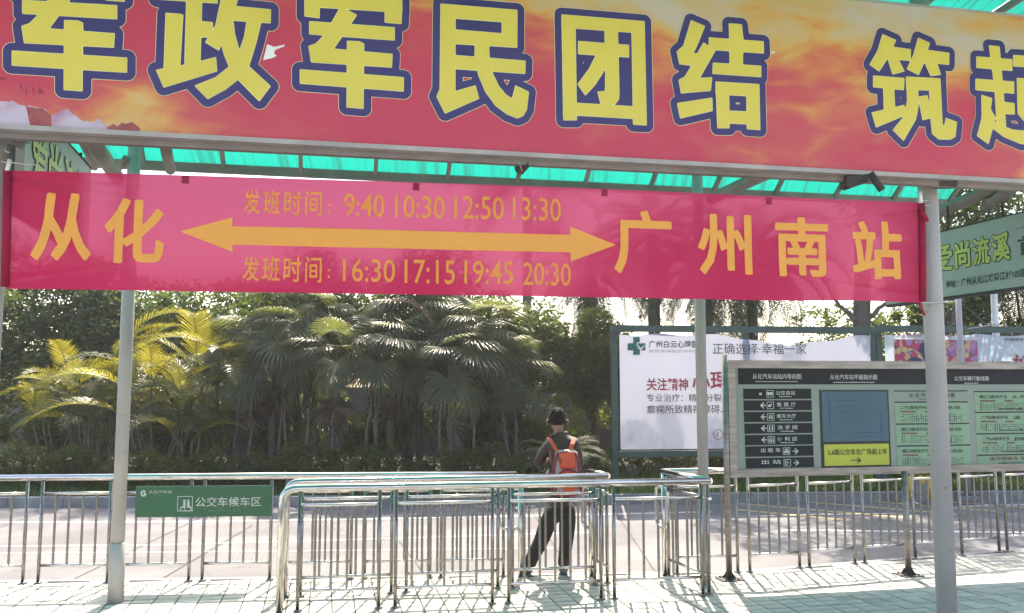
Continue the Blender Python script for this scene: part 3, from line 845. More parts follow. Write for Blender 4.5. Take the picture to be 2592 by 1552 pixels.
# ================================================================= long printed signboard
ub0 = PB.hit(-250, 200)[0]; ub1 = PB.hit(2800, 300)[0]
zB = PB.hit(1300, 384)[1]; zT_ = PB.hit(2400, 24)[1]
bo = PB.w(PB.hit(0, 315)[0], zB)
sb = thing('long_signboard', bo, 'long printed signboard of big yellow Chinese characters over red and amber clouds', 'signboard')
pn = MB(); cc = PB.w((ub0+ub1)/2, (zB+zT_)/2, -.02)
Mx = Matrix(((PB.u.x, PB.n.x, 0), (PB.u.y, PB.n.y, 0), (0, 0, 1)))
pn.box(cc, (ub1-ub0, .03, zT_-zB), Mx); pn.build('panel', M['sunset'], sb)
fr_ = MB(); fr_.box(PB.w((ub0+ub1)/2, zB-.018, -.012), (ub1-ub0, .06, .028), Mx); fr_.build('bottom_frame', M['lightbeam'], sb)
fr_ = MB(); fr_.box(PB.w((ub0+ub1)/2, zT_+.012, -.03), (ub1-ub0, .04, .02), Mx); fr_.build('top_frame', M['lightbeam'], sb)
Z1 = lambda P: [(x/2.748, y/2.748) for x, y in P]
Z2 = lambda P: [(x/2.748+800, y/2.748) for x, y in P]
Z3 = lambda P: [(x/2.748+1692, y/2.748) for x, y in P]
JUN = [[(-78,-28),(24,-22),(22,125),(-78,112)],[(-78,-28),(597,5),(597,87),(-78,45)],[(480,0),(597,5),(592,165),(480,155)],
  [(-45,150),(545,192),(545,280),(-45,237)],[(165,60),(200,62),(282,105),(120,342),(60,400),(-33,432),(-50,322),(0,305),(62,240),(110,157)],
  [(-50,322),(120,341),(530,378),(525,468),(-33,432)],[(-110,485),(608,540),(607,635),(-110,580)],[(218,287),(300,290),(332,305),(328,755),(215,745)]]
def jun1(P): return [(85+1.11*(x+110), 150+1.05*(y-290)-0.012*(x+110)+0) for x, y in P]
ZHENG = [[(1095,-80),(1510,-55),(1510,22),(1095,-5)],[(1300,-60),(1405,-55),(1392,430),(1285,462)],[(1395,150),(1478,157),(1478,240),(1450,258),(1395,258)],
  [(1155,92),(1250,100),(1272,105),(1250,470),(1140,500)],[(1088,488),(1140,478),(1250,460),(1392,428),(1500,400),(1508,495),(1140,607)],
  [(1555,-80),(1680,-75),(1635,50),(1600,160),(1522,350),(1430,295),(1500,180)],[(1640,45),(1882,68),(1880,160),(1590,140)],
  [(1718,148),(1815,155),(1780,300),(1730,462),(1655,552),(1570,620),(1445,688),(1357,597),(1500,540),(1595,465),(1665,358),(1700,260)],
  [(1540,300),(1600,150),(1622,150),(1632,240),(1665,358),(1730,462),(1880,600),(1803,703),(1655,552),(1595,465),(1560,380)]]
MIN = [[(868,28),(1398,72),(1395,160),(868,120)],[(868,28),(968,36),(967,660),(862,655)],[(1295,64),(1398,72),(1397,330),(1293,322)],[(868,200),(1395,243),(1397,330),(868,298)],
  [(868,378),(1455,425),(1452,512),(868,472)],[(867,610),(840,672),(898,788),(1132,685),(1108,597),(967,637)],
  [(1107,305),(1200,313),(1205,405),(1222,500),(1270,600),(1320,660),(1365,688),(1388,597),(1478,640),(1465,760),(1440,805),(1400,822),(1330,795),(1250,735),(1180,640),(1130,520),(1105,390)]]
TUAN = [[(1710,103),(1802,110),(1812,835),(1722,835)],[(1710,103),(2283,150),(2283,232),(1710,190)],[(2195,143),(2283,150),(2298,870),(2207,865)],[(1720,712),(2205,742),(2208,825),(1720,797)],
  [(1825,288),(2175,315),(2175,398),(1825,375)],[(2008,190),(2097,195),(2108,640),(2105,690),(2085,718),(2050,735),(1980,722),(1960,640),(2012,635),(2015,480)],[(1955,372),(2012,380),(2012,478),(1940,590),(1873,662),(1822,587),(1900,480)]]
JIE = [[(158,143),(252,183),(205,300),(170,375),(215,372),(160,455),(78,445),(60,360),(105,320)],[(245,298),(325,352),(215,545),(302,540),(292,630),(88,648),(73,558),(115,535),(165,452),(205,368)],[(62,720),(303,682),(305,770),(83,822)],
  [(422,165),(508,172),(520,280),(515,450),(427,440),(425,270)],[(283,263),(660,290),(662,370),(283,345)],[(312,438),(643,460),(643,535),(308,512)],
  [(330,570),(420,575),(423,890),(342,890)],[(330,570),(630,588),(630,672),(330,655)],[(543,582),(630,588),(637,903),(547,897)],[(340,768),(632,782),(634,868),(340,853)]]
ZHU = [[(1490,240),(1582,280),(1560,328),(1685,345),(1682,422),(1600,415),(1640,495),(1560,517),(1525,405),(1465,495),(1400,450),(1455,355)],
  [(1738,265),(1818,300),(1800,350),(1952,370),(1950,450),(1868,440),(1893,518),(1825,528),(1780,430),(1740,520),(1660,480),(1705,380)],
  [(1425,528),(1640,545),(1635,625),(1425,605)],[(1495,600),(1568,615),(1575,755),(1500,770)],[(1415,785),(1640,732),(1650,800),(1445,885)],
  [(1655,535),(1890,548),(1887,632),(1655,620)],[(1655,535),(1735,600),(1738,740),(1720,830),(1635,978),(1562,905),(1640,810),(1662,700)],
  [(1812,560),(1890,550),(1905,860),(1918,888),(1930,822),(2005,850),(1995,950),(1960,970),(1880,968),(1835,930),(1822,800)],[(1738,675),(1800,665),(1820,745),(1825,820),(1768,835)]]
QI = [[(2230,318),(2302,325),(2330,640),(2348,900),(2285,885),(2270,620)],[(2143,395),(2390,415),(2390,492),(2143,470)],[(2137,550),(2403,570),(2403,650),(2137,625)],
  [(2178,662),(2250,685),(2240,760),(2275,820),(2225,1000),(2148,945),(2180,820)],[(2330,710),(2405,720),(2408,795),(2330,790)],
  [(2240,830),(2300,870),(2400,905),(2640,925),(2640,1012),(2450,1000),(2330,950),(2240,880)],
  [(2400,385),(2640,400),(2640,475),(2400,460)],[(2430,545),(2640,560),(2640,630),(2425,620)],[(2425,545),(2500,550),(2505,760),(2640,780),(2640,860),(2480,850),(2430,790)],[(2560,400),(2640,405),(2640,600),(2560,600)]]
for nm, polys in (('军', [Z1(jun1(p)) for p in JUN]), ('政', [Z1(p) for p in ZHENG]), ('军', [Z2(p) for p in JUN]), ('民', [Z2(p) for p in MIN]),
                  ('团', [Z2(p) for p in TUAN]), ('结', [Z3(p) for p in JIE]), ('筑', [Z3(p) for p in ZHU]), ('起', [Z3(p) for p in QI])):
    uz = [[PB.hit(*q) for q in P] for P in polys]
    # the signboard's top edge is real: strokes stay below it
    uz = [[(u, min(z, zT_-0.07)) for u, z in P] for P in uz]
    A = np.array([q for P in uz for q in P]); pad = .08; h = 0.0052
    xs = np.arange(A[:, 0].min()-pad, A[:, 0].max()+pad, h); ys = np.arange(A[:, 1].min()-pad, A[:, 1].max()+pad, h)
    D = sdf(uz, xs, ys)
    ch = None
    for lev, m_, off, name in ((0.0, M['yellow'], .0055, 'character'), (0.003, M['edge'], .0040, 'pale_edge'), (0.048, M['navy'], .0028, 'navy_outline'), (0.051, M['edge'], .0018, 'outline_rim')):
        V_, F_ = field_shape(D, xs, ys, lev)
        o = MB().add([PB.w(u, z, off-.004) for u, z in V_], F_).build(name, m_, sb if ch is None else ch)
        if ch is None: ch = o
# printed bird, wall and torn corner at the left
OF = -.0035
poly(PB, Z1([(1858,305),(1905,325),(1980,308),(1978,322),(1915,345),(1905,370),(1925,388),(1895,402),(1830,418),(1842,370)]), M['white'], sb, 'printed_bird', OF)
poly(PB, Z3([(718,355),(752,360),(720,372)]), M['white'], sb, 'printed_bird', OF)
wm = mat('faded_print', (0.50, 0.42, 0.52), (0.40, 0.20, 0.30), 6, rough=.6, ramp=(.45, .7))
rj = random.Random(5)
topl = [(-60,690),(60,700),(180,735),(300,755),(350,800),(400,790),(430,760),(470,755),(510,790),(560,840),(640,850),(690,820),(730,870),(745,905)]
jag = []
for a, b in zip(topl, topl[1:]):
    for k in range(5): t = k/5; jag.append((a[0]+(b[0]-a[0])*t, a[1]+(b[1]-a[1])*t + rj.uniform(-9, 9)))
poly(PB, Z1(jag + [(745,908),(300,885),(-60,868)]), wm, sb, 'printed_wall', OF)
rm = mat('faded_red_print', (0.26, 0.03, 0.03), (0.34, 0.10, 0.10), 6, rough=.6)
poly(PB, Z1([(180,740),(300,757),(355,800),(358,884),(210,878)]), rm, sb, 'printed_wall', OF+.001)
poly(PB, Z1([(745,908),(745,885),(790,860),(815,880),(850,850),(870,862),(920,848),(972,890),(972,918)]), rm, sb, 'printed_wall', OF+.001)
for P in ([(130,565),(160,620),(140,615)], [(175,592),(192,640),(178,665)], [(222,605),(236,608),(230,675)], [(268,598),(310,645),(264,656)], [(-10,525),(50,545),(-10,565)]):
    poly(PB, Z1(P), M['redink'], sb, 'printed_flag', OF)

# two things fixed under the signboard
d1 = AT(1322, 408, 5.2)
lm = thing('floodlight', d1, 'small dark cone shaped lamp hanging under the middle of the long signboard', 'lamp', 'lamps under the signboard')
lm2 = MB()
P1 = [AT(x, y, Y) for x, y, Y in ((1302, 402, 5.15), (1318, 392, 5.25), (1338, 394, 5.15), (1336, 416, 5.1), (1318, 436, 5.15), (1303, 430, 5.2))]
lm2.add(P1 + [p + Vector((0.01, .07, 0.0)) for p in P1], [(5,4,3,2,1,0), (6,7,8,9,10,11)] + [(i, (i+1) % 6, 6+(i+1) % 6, 6+i) for i in range(6)])
lm2.build('hood', M['dark'], lm)
MB().tube([AT(1312, 405, 5.09), AT(1322, 434, 5.09)], .003, 6).build('wire', M['lightbeam'], lm)
d2 = AT(2190, 455, 5.5)
lk = thing('floodlight', d2, 'boxy dark lamp on a slanted bracket under the signboard left of the right pillar', 'lamp', 'lamps under the signboard')
P2 = [AT(x, y, 5.5) for x, y in ((2143, 446), (2196, 440), (2200, 460), (2155, 476), (2143, 470))]
MB().add(P2 + [p + Vector((0.0, .12, 0.01)) for p in P2], [(4,3,2,1,0), (5,6,7,8,9)] + [(i, (i+1) % 5, 5+(i+1) % 5, 5+i) for i in range(5)]).build('body', M['dark'], lk)
a, b = AT(2202, 438, 5.44), AT(2233, 482, 5.44); MB().tube([a, b], .026, 4).build('bracket', M['dark'], lk)
d3 = AT(20, 350, 4.85)
l3 = thing('floodlight', d3, 'grey folded bracket lamp on top of the left pillar at the picture edge', 'lamp', 'lamps under the signboard')
P3 = [AT(x, y, 4.78) for x, y in ((-30, 325), (30, 330), (48, 350), (28, 348), (28, 366), (0, 352), (-30, 345))]
MB().add(P3 + [p + Vector((0, .12, 0)) for p in P3], [tuple(range(6, -1, -1)), tuple(range(7, 14))] + [(i, (i+1) % 7, 7+(i+1) % 7, 7+i) for i in range(7)]).build('hood', M['beam'], l3)
bx = thing('dark_filler', AT(43, 420, 6.2), 'dark flat box added behind the left pillar beside the pale green sign', 'dark_filler')  # unidentified dark area: plain box added to keep the bright sky out
c = AT(40, 400, 6.3); MB().box(c, (.30, .1, .62)).build('case', M['dark'], bx)
MB().box(c + Vector((0, -.055, 0)), (.27, .01, .58)).build('front_plate', M['dark'], bx)

# ================================================================= red cloth banner
TL, TR, BL, BR = PRB.hit(24, 432), PRB.hit(2328, 514), PRB.hit(16, 731), PRB.hit(2332, 767)
uL, uR = TL[0], TR[0]
FOLDS = [(uL, TL[1]-.03, uL+1.3, TL[1]-.20, .014, .012), (uL, TL[1]-.05, uL+.9, TL[1]-.30, .012, -.010), (uL, TL[1]-.02, uL+2.4, TL[1]-.14, .016, .010),
         (uL, BL[1]+.04, uL+.7, BL[1]+.17, .012, .009), (uR, BR[1]+.03, uR-1.3, BR[1]+.22, .016, .014), (uR, BR[1]+.05, uR-.8, BR[1]+.30, .012, -.010), (uR, TR[1]-.04, uR-.8, TR[1]-.17, .014, .010)]
def cdisp(u, z):
    t = (u-uL)/(uR-uL)
    e = math.exp(-t/.07) + math.exp(-(1-t)/.07)
    fold = 0.0
    for (a0, z0, a1, z1, w, A) in FOLDS:
        q = min(max((u-a0)/(a1-a0), 0), 1) if a1 != a0 else 0
        zz = z0 + (z1-z0)*((u-a0)/(a1-a0)); fd = math.exp(-((z-zz)/w)**2); ed = math.exp(-max(0, (a0-u) if a0 < a1 else (u-a0))*30)
        fold += A*fd*ed*(1-q)**.7 if 0 <= (u-a0)/(a1-a0) <= 1 else 0
    return fold + 0.006*math.sin(u*2.1+1) + 0.004*e*math.sin((z*1.0+u*.55)*30) + 0.0015*math.sin(z*17+u*1.2)
PRB.disp = cdisp
bo = PRB.w(uL, 2.6)
rbn = thing('cloth_banner', bo, 'sagging red cloth banner with orange timetable lettering and a double arrow, tied between two pillars', 'banner')
nx, nz_ = 320, 70; vs = []; fs = []
for i in range(nx+1):
    t = i/nx
    for j in range(nz_+1):
        s = j/nz_
        u = (TL[0]*(1-t)+TR[0]*t)*s + (BL[0]*(1-t)+BR[0]*t)*(1-s)
        zt = TL[1]*(1-t)+TR[1]*t + 0.018*math.sin(math.pi*t); zb_ = BL[1]*(1-t)+BR[1]*t + 0.004*math.sin(math.pi*t)
        if t > .84: zb_ += 0.008*math.sin((t-.84)/.16*math.pi)
        vs.append(PRB.w(u, zt*s+zb_*(1-s)))
for i in range(nx):
    for j in range(nz_):
        k = i*(nz_+1)+j; fs.append((k, k+nz_+1, k+nz_+2, k+1))
MB().add(vs, fs, True).build('cloth', M['cloth'], rbn)
# sleeves at both ends, poles and cords
for (a, b, nm) in ((TL, BL, 'end_sleeve'), (TR, BR, 'end_sleeve')):
    MB().tube([PRB.w(a[0], a[1]-.01, .012), PRB.w((a[0]+b[0])/2, (a[1]+b[1])/2, .014), PRB.w(b[0], b[1]+.01, .012)], .024, 10).build(nm, M['tab'] if False else mat('red_sleeve', (.42, .012, .06), None, 4, rough=.85, transl=.25), rbn)
MB().tube([PRB.w(TL[0], TL[1]-.02, .014), PRB.w(TL[0]+.005, TL[1]+.06, .014)], .012, 8).build('pole', M['white'], rbn)
MB().tube([PRB.w(TR[0]-.003, TR[1]-.02, .014), PRB.w(TR[0]-.006, TR[1]+.075, .014)], .012, 8).build('pole', M['white'], rbn)
def cord(a, b): MB().tube([a, (a+b)/2 - Vector((0, 0, .004)), b], .0035, 6).build('cord', M['cord'], rbn)
rpx = Vector((rp.x, rp.y, 0)); 
for (px, py, ex, ey) in ((2322, 508, 2348, 507), (2326, 515, 2352, 521), (2332, 767, 2400, 762)):
    cord(AT(px, py, 5.74), AT(ex, ey, 5.83))
cord(AT(2345, 766, 5.82), AT(2422, 762, 5.82))
cord(AT(20, 410, 4.82), AT(100, 418, 4.86)); cord(AT(12, 380, 4.85), AT(24, 386, 4.85)); cord(AT(4, 408, 4.86), AT(20, 412, 4.86))
def ribbon(P, w): 
    mb = MB(); vs = []
    for x, y, Y in P: a = AT(x, y, Y); vs += [a, a + Vector((w, 0.004, 0.004))]
    mb.add(vs, [(2*i, 2*i+1, 2*i+3, 2*i+2) for i in range(len(P)-1)]); mb.build('ribbon', mat('red_ribbon', (.40, .012, .05), None, 4, rough=.8, transl=.3), rbn)
ribbon([(2322, 518, 5.71), (2330, 535, 5.6), (2342, 560, 5.71), (2338, 560, 5.71)], .03)
ribbon([(2330, 535, 5.70), (2338, 548, 5.69), (2342, 562, 5.69)], .025)
ribbon([(2328, 768, 5.71), (2332, 785, 5.70), (2338, 800, 5.71)], .018)
for x, y in ((470, 455), (1053, 473), (1529, 488), (1946, 508)):
    u, z = PRB.hit(x, y); mb = MB()
    mb.add([PRB.w(u-.022, z-.024, .006), PRB.w(u+.02, z-.026, .006), PRB.w(u+.022, z+.022, .009), PRB.w(u-.02, z+.024, .007)], [(0, 1, 2, 3)]); mb.build('cloth_tab', M['tab'], rbn)
TO = 0.012
for s, bx_, bd in (('从', (83, 490, 235, 661), .022), ('化', (267, 504, 417, 668), .022), ('广', (1553, 535, 1699, 694), .022), ('州', (1765, 543, 1902, 696), .02),
                   ('南', (1962, 551, 2096, 701), .02), ('站', (2156, 561, 2280, 707), .02)):
    text_sdf(PRB, s, *box_uz(PRB, bx_), M['glyph'], rbn, TO, .0105)
poly(PRB, [(457, 587), (589, 551), (589, 574), (800, 577), (1130, 587), (1442, 596), (1442, 575), (1557, 621), (1443, 663), (1442, 640), (1130, 633), (800, 625), (589, 620), (589, 638)], M['glyph'], rbn, 'arrow', TO)
T = M['glyph_thin']
for s, x0, x1, y0, y1 in (('发', 617, 659, 481, 541), ('班', 667, 709, 483, 543), ('时', 720, 764, 484, 545), ('间', 773, 815, 484, 546), ('：', 831, 838, 517, 539),
    ('9:40', 871, 973, 492, 549), ('10:30', 1000, 1125, 496, 553), ('12:50', 1150, 1274, 498, 556), ('13:30', 1297, 1418, 502, 560),
    ('发', 615, 657, 650, 712), ('班', 664, 708, 650, 713), ('时', 718, 763, 650, 714), ('间', 773, 814, 650, 716), ('：', 829, 836, 682, 704),
    ('16:30', 868, 1000, 656, 714), ('17:15', 1024, 1151, 659, 719), ('19:45', 1175, 1298, 662, 720), ('20:30', 1323, 1443, 666, 724)):
    text(PRB, s, (x0, y0, x1, y1), T, rbn, TO, .010 if ord(s[0]) > 255 else .004, 'character' if len(s) == 1 else 'departure_time')
# ================================================================= route notice board
p0 = G(1850, 1468); PI = Plane(p0, Vector((math.cos(math.radians(11.5)), math.sin(math.radians(11.5)), 0)))
nbd = thing('notice_board', (p0.x, p0.y, 0), 'wide stainless steel notice board with black direction strips, a blue map and green route cards', 'notice board')
# back slab and steel frame
def pbox(pl, x0, y0, x1, y1, dep0, dep1, m, root, name):
    (u0, _), (u1, _) = pl.hit(x0, (y0+y1)/2), pl.hit(x1, (y0+y1)/2)
    zt, zb = pl.hit((x0+x1)/2, y0)[1], pl.hit((x0+x1)/2, y1)[1]
    return ubox(pl, u0, zb, u1, zt, dep0, dep1, m, root, name)
def ubox(pl, u0, zb, u1, zt, d0, d1, m, root, name):
    c = pl.w((u0+u1)/2, (zb+zt)/2, (d0+d1)/2)
    mb = MB().box(c, (abs(u1-u0), abs(d1-d0), abs(zt-zb)), Matrix(((pl.u.x, pl.n.x, 0), (pl.u.y, pl.n.y, 0), (0, 0, 1))))
    return mb.build(name, m, root)
ul = PI.hit(1843, 1000)[0]; ur = ul + 4.9
zt = PI.hit(1850, 912)[1]; zb = PI.hit(1860, 1209)[1]
FW = .085
ubox(PI, ul+FW-.01, zb+FW*.9, ur, zt-FW*.9, -.09, -.02, M['board'], nbd, 'backing')
ubox(PI, ul, zt-FW, ur, zt, -.11, .012, M['steel_dull'], nbd, 'frame_top')
ubox(PI, ul, zb, ur, zb+FW*.95, -.11, .012, M['steel_dull'], nbd, 'frame_bottom')
ubox(PI, ul, zb+FW*.95, ul+FW, zt-FW, -.11, .012, M['steel_dull'], nbd, 'frame_side')
for px, py, zz, dz in ((1850, 1468, 2.36, .03), (2300, 1457, zb+.05, .03)):
    p = G(px, py); p = Vector((p.x, p.y, 0))
    if px == 1850: q = Vector((PI.w(ul-.035, 0).x, PI.w(ul-.035, 0).y, 0))
    else: q = Vector(p)
    MB().tube([q, q + Vector((0, 0, zz))], .032, 16).build('support_post', M['steel_dull'], nbd)
    mb = MB(); mb.box(q + Vector((0, 0, .008)), (.24, .2, .012), Matrix(((PI.u.x, PI.n.x, 0), (PI.u.y, PI.n.y, 0), (0, 0, 1))))
    for a in range(4):
        d = PI.u*math.cos(a*math.pi/2+.78) + PI.n*math.sin(a*math.pi/2+.78)
        mb.tube([q + d*.10 + Vector((0, 0, .012)), q + d*.10 + Vector((0, 0, .03))], .01, 6)
        mb.add([q + d*.03 + Vector((0, 0, .09)), q + d*.08 + Vector((0, 0, .016)), q + d*.03 + Vector((0, 0, .016))], [(0, 1, 2)])
    mb.build('base_plate', M['dark'], nbd)
PIF = Plane(PI.w(0, 0, -.0195), PI.u)
hb = rect(PIF, 1868, 930, 2700, 973, M['black'], nbd, 'header_strip', .003)
def seg(x0, x1, y, h, m, n, name='small_print', pl=None, off=.008, root=None):
    """a line of print too small to read: short dashes"""
    r = random.Random(int(x0*7+y)); L_ = []; x = x0
    while x < x1:
        w = r.uniform(2.2, 4.5); L_.append((x, y, min(x+w, x1), y+h)); x += w + r.uniform(.8, 1.6)
    stuff(rects(pl or PIF, L_, m, root or nbd, name, off))
W = M['ltext']
text(PIF, '从化汽车站站内导向图', (1904, 946, 2027, 960), W, nbd, .008, .006); seg(1912, 2019, 965, 2, W, 0)
text(PIF, '从化汽车站平面指示图', (2100, 948, 2219, 961), W, nbd, .008, .006); seg(2108, 2212, 967, 2, W, 0)
text(PIF, '公交车辆行驶线路', (2414, 952, 2502, 964), W, nbd, .008, .006); seg(2440, 2476, 969, 2, W, 0)
rows = [(984, 1010), (1013.5, 1039), (1042.5, 1068), (1071.5, 1097), (1100.5, 1126), (1129, 1155), (1158.5, 1184)]
def arrow(pl, cx, cy, dirn, m, root, s=1.0, off=.009, nm='arrow'):
    mb = MB()
    for P in ([(-7, -1.3), (7, -1.3), (7, 1.3), (-7, 1.3)], [(7.5, 0), (0, -7.5), (-3, -7.5), (3.2, 0), (-3, 7.5), (0, 7.5)]):
        uz = [pl.hit(cx + dirn*x*s, cy + y*s) for x, y in P]; mb.add([pl.w(u, z, off + .001*len(P)) for u, z in uz], [tuple(range(len(P)))] if len(P) == 4 else [(0, 1, 2, 3), (0, 3, 4, 5)])
    mb.build(nm, m, root)
def frame(pl, x0, y0, x1, y1, w, m, root, nm='pictogram', off=.008):
    rects(pl, [(x0, y0, x1, y0+w), (x0, y1-w, x1, y1), (x0, y0+w, x0+w, y1-w), (x1-w, y0+w, x1, y1-w)], m, root, nm, off)
for k, ((y0, y1), (s, tx0, tx1)) in enumerate(zip(rows, (('公交总站', 1963, 2012), ('售 票 厅', 1965, 2013), ('候车大厅', 1965, 2014), ('洗 手 间', 1967, 2017), ('便 利 店', 1967, 2017), ('出 租 车', 1925, 1975), ('出 站', 1927, 1976)))):
    sx = k*0.9
    pl_ = rect(PIF, 1881+sx*1.2, y0, 2053+sx*1.3, y1, M['black'], nbd, 'direction_strip', .003)
    ycen = (y0+y1)/2
    text(PIF, s, (tx0, y0+5, tx1, y0+16), W, nbd, .008, .008)
    if k < 5: seg(tx0+8, tx1-8, y0+19, 2, W, 0)
    ix = 1948+k*.9 if k < 5 else 1990+(k-5)*2
    frame(PIF, ix-9, ycen-9, ix+9, ycen+9, 1.2, W, nbd)
    if k == 0: L_ = [(ix-7, ycen-4, ix+7, ycen+2), (ix-5, ycen+2, ix-2, ycen+4.5), (ix+2, ycen+2, ix+5, ycen+4.5)]
    elif k == 1: L_ = [(ix-5, ycen-2, ix+1, ycen+4), (ix+1, ycen-4, ix+4, ycen)]
    elif k == 2: L_ = [(ix-4, ycen-5, ix-1, ycen+2), (ix+1, ycen-5, ix+4, ycen+2), (ix-6, ycen+2, ix+6, ycen+4)]
    elif k == 3: L_ = [(ix-5, ycen-6, ix-2, ycen+6), (ix+2, ycen-6, ix+5, ycen+6)]
    elif k == 4: L_ = [(ix-6, ycen-2, ix-4, ycen+6), (ix-2, ycen-1, ix+2, ycen+6), (ix+4, ycen-2, ix+6, ycen+6), (ix-5, ycen-5, ix+5, ycen-3.5)]
    elif k == 5: L_ = [(ix-4, ycen-6, ix+4, ycen-2), (ix-7, ycen-1, ix+7, ycen+4), (ix-6, ycen+4, ix-3, ycen+6), (ix+3, ycen+4, ix+6, ycen+6)]
    else: L_ = [(ix-5, ycen-5, ix+1, ycen-3.5), (ix-5, ycen+3.5, ix+1, ycen+5), (ix-5, ycen-3.5, ix-3.5, ycen+3.5), (ix-2, ycen-1, ix+5, ycen+1)]
    rects(PIF, L_, W, nbd, 'pictogram', .008)
    if 0 < k < 5: arrow(PIF, 1929+k, ycen, -1, W, nbd)
    elif k >= 5: arrow(PIF, 2012+(k-5)*2, ycen, 1, W, nbd)
    else: rects(PIF, [(1921, ycen-2.5, 1927, ycen+3)], W, nbd, 'pictogram', .008)
rect(PIF, 2076, 987, 2252, 1183, M['ink'], nbd, 'map_border', .0025)
rect(PIF, 2081, 991, 2247, 1117, M['blue'], nbd, 'station_map', .0045)
mi = mat('map_print', (0.03, 0.09, 0.16), None, 3)
for y, a, b in ((1013, 2120, 2200), (1028, 2115, 2210), (1040, 2120, 2190), (1057, 2120, 2150), (1057, 2168, 2208), (1071, 2156, 2184), (1087, 2170, 2185), (1104, 2155, 2230)):
    seg(a, b, y, 1.6, mi, 0, 'map_print')
rects(PIF, [(2098, 1010, 2099.4, 1080), (2099.4, 1046, 2235, 1047), (2230, 1047, 2231, 1100), (2100, 1095, 2228, 1096)], mi, nbd, 'map_print', .008)
rect(PIF, 2086, 1124, 2250, 1178, M['lime'], nbd, 'notice_panel', .0045)
text(PIF, '5,6路公交车在广场前上车', (2095, 1136, 2245, 1152), M['ink'], nbd, .008, .012)
arrow(PIF, 2171, 1165, 1, M['ink'], nbd, 1.0); rects(PIF, [(2151, 1164, 2166, 1166)], M['ink'], nbd, 'arrow', .0075)
# green route cards
def card(x0, y0, x1, y1, title, dest, arr):
    rect(PIF, x0, y0, x1, y1, M['card'], nbd, 'route_card', .003)
    text(PIF, title, (x0+12, y0+7, x0+82, y0+16), M['ink'], nbd, .008, .006)
    if dest: text(PIF, dest, (x0+94, y0+7, min(x0+165, x1-10), y0+16), M['ink'], nbd, .008, .006)
    seg(x0+14, x0+52, y0+20, 4, M['brownink'], 0); seg(x0+76, x0+96, y0+20, 4, M['brownink'], 0)
    L_ = []; r = random.Random(int(x0+y0))
    for a in range(28):
        for b in range(4):
            if r.random() < .72: L_.append((x0+14+a*5.6, y0+28+b*5, x0+16.2+a*5.6, y0+30.2+b*5))
    for a in range(5): xx = x0+15+r.randrange(26)*5.6; L_.append((xx, y0+28, xx+1, y0+46))
    stuff(rects(PIF, L_, M['ink'], nbd, 'stop_list', .008))
    ay = y1 - 5
    if arr < 0: poly(PIF, [(x0+76, ay), (x0+88, ay-6), (x0+88, ay-2), (x0+140, ay-2), (x0+140, ay)], M['ink'], nbd, 'arrow', .008)
    else: poly(PIF, [(x0+124, ay), (x0+112, ay-6), (x0+112, ay-2), (x0+60, ay-2), (x0+60, ay)], M['ink'], nbd, 'arrow', .008)
rects(PIF, [(2262, 988.5, 2448, 991), (2264, 1016.5, 2449, 1019), (2267, 1071.5, 2452, 1074), (2270, 1126.5, 2455, 1129), (2464, 990, 2660, 992.5), (2467, 1042, 2660, 1044.5), (2470, 1096, 2660, 1098.5), (2473, 1149.5, 2660, 1152), (2476, 1178, 2660, 1180)], M['ink'], nbd, 'divider_line', .008)
text(PIF, '从 化 汽 车 站 线 路 图', (2300, 995, 2415, 1006), M['ink'], nbd, .008, .006); seg(2326, 2380, 1009.5, 1.6, M['ink'], 0)
card(2265, 1020, 2452, 1070, '二汽2路线开往：', '广场总站', -1)
card(2268, 1075, 2455, 1125, '顺途3路线开往：', '环城总站', -1)
card(2271, 1130, 2458, 1182, '顺途4路线开往：', '鳌头客运站', -1)
card(2466, 993, 2660, 1041, '顺途5路线开往', '太 平 总 站', 1)
card(2469, 1045, 2660, 1095, '二汽6路线开往', '温 泉 科', 1)
card(2472, 1099, 2660, 1148.5, '二汽6A路线开往', '良 口', 1)
rect(PIF, 2475, 1153, 2660, 1177, M['card'], nbd, 'route_card', .003)
text(PIF, '请文明候车 依次上车', (2503, 1155, 2640, 1165), M['brownink'], nbd, .008, .01)
text(PIF, '5,6路公交车在广场前上车', (2527, 1168, 2630, 1173), M['ink'], nbd, .008, .006)

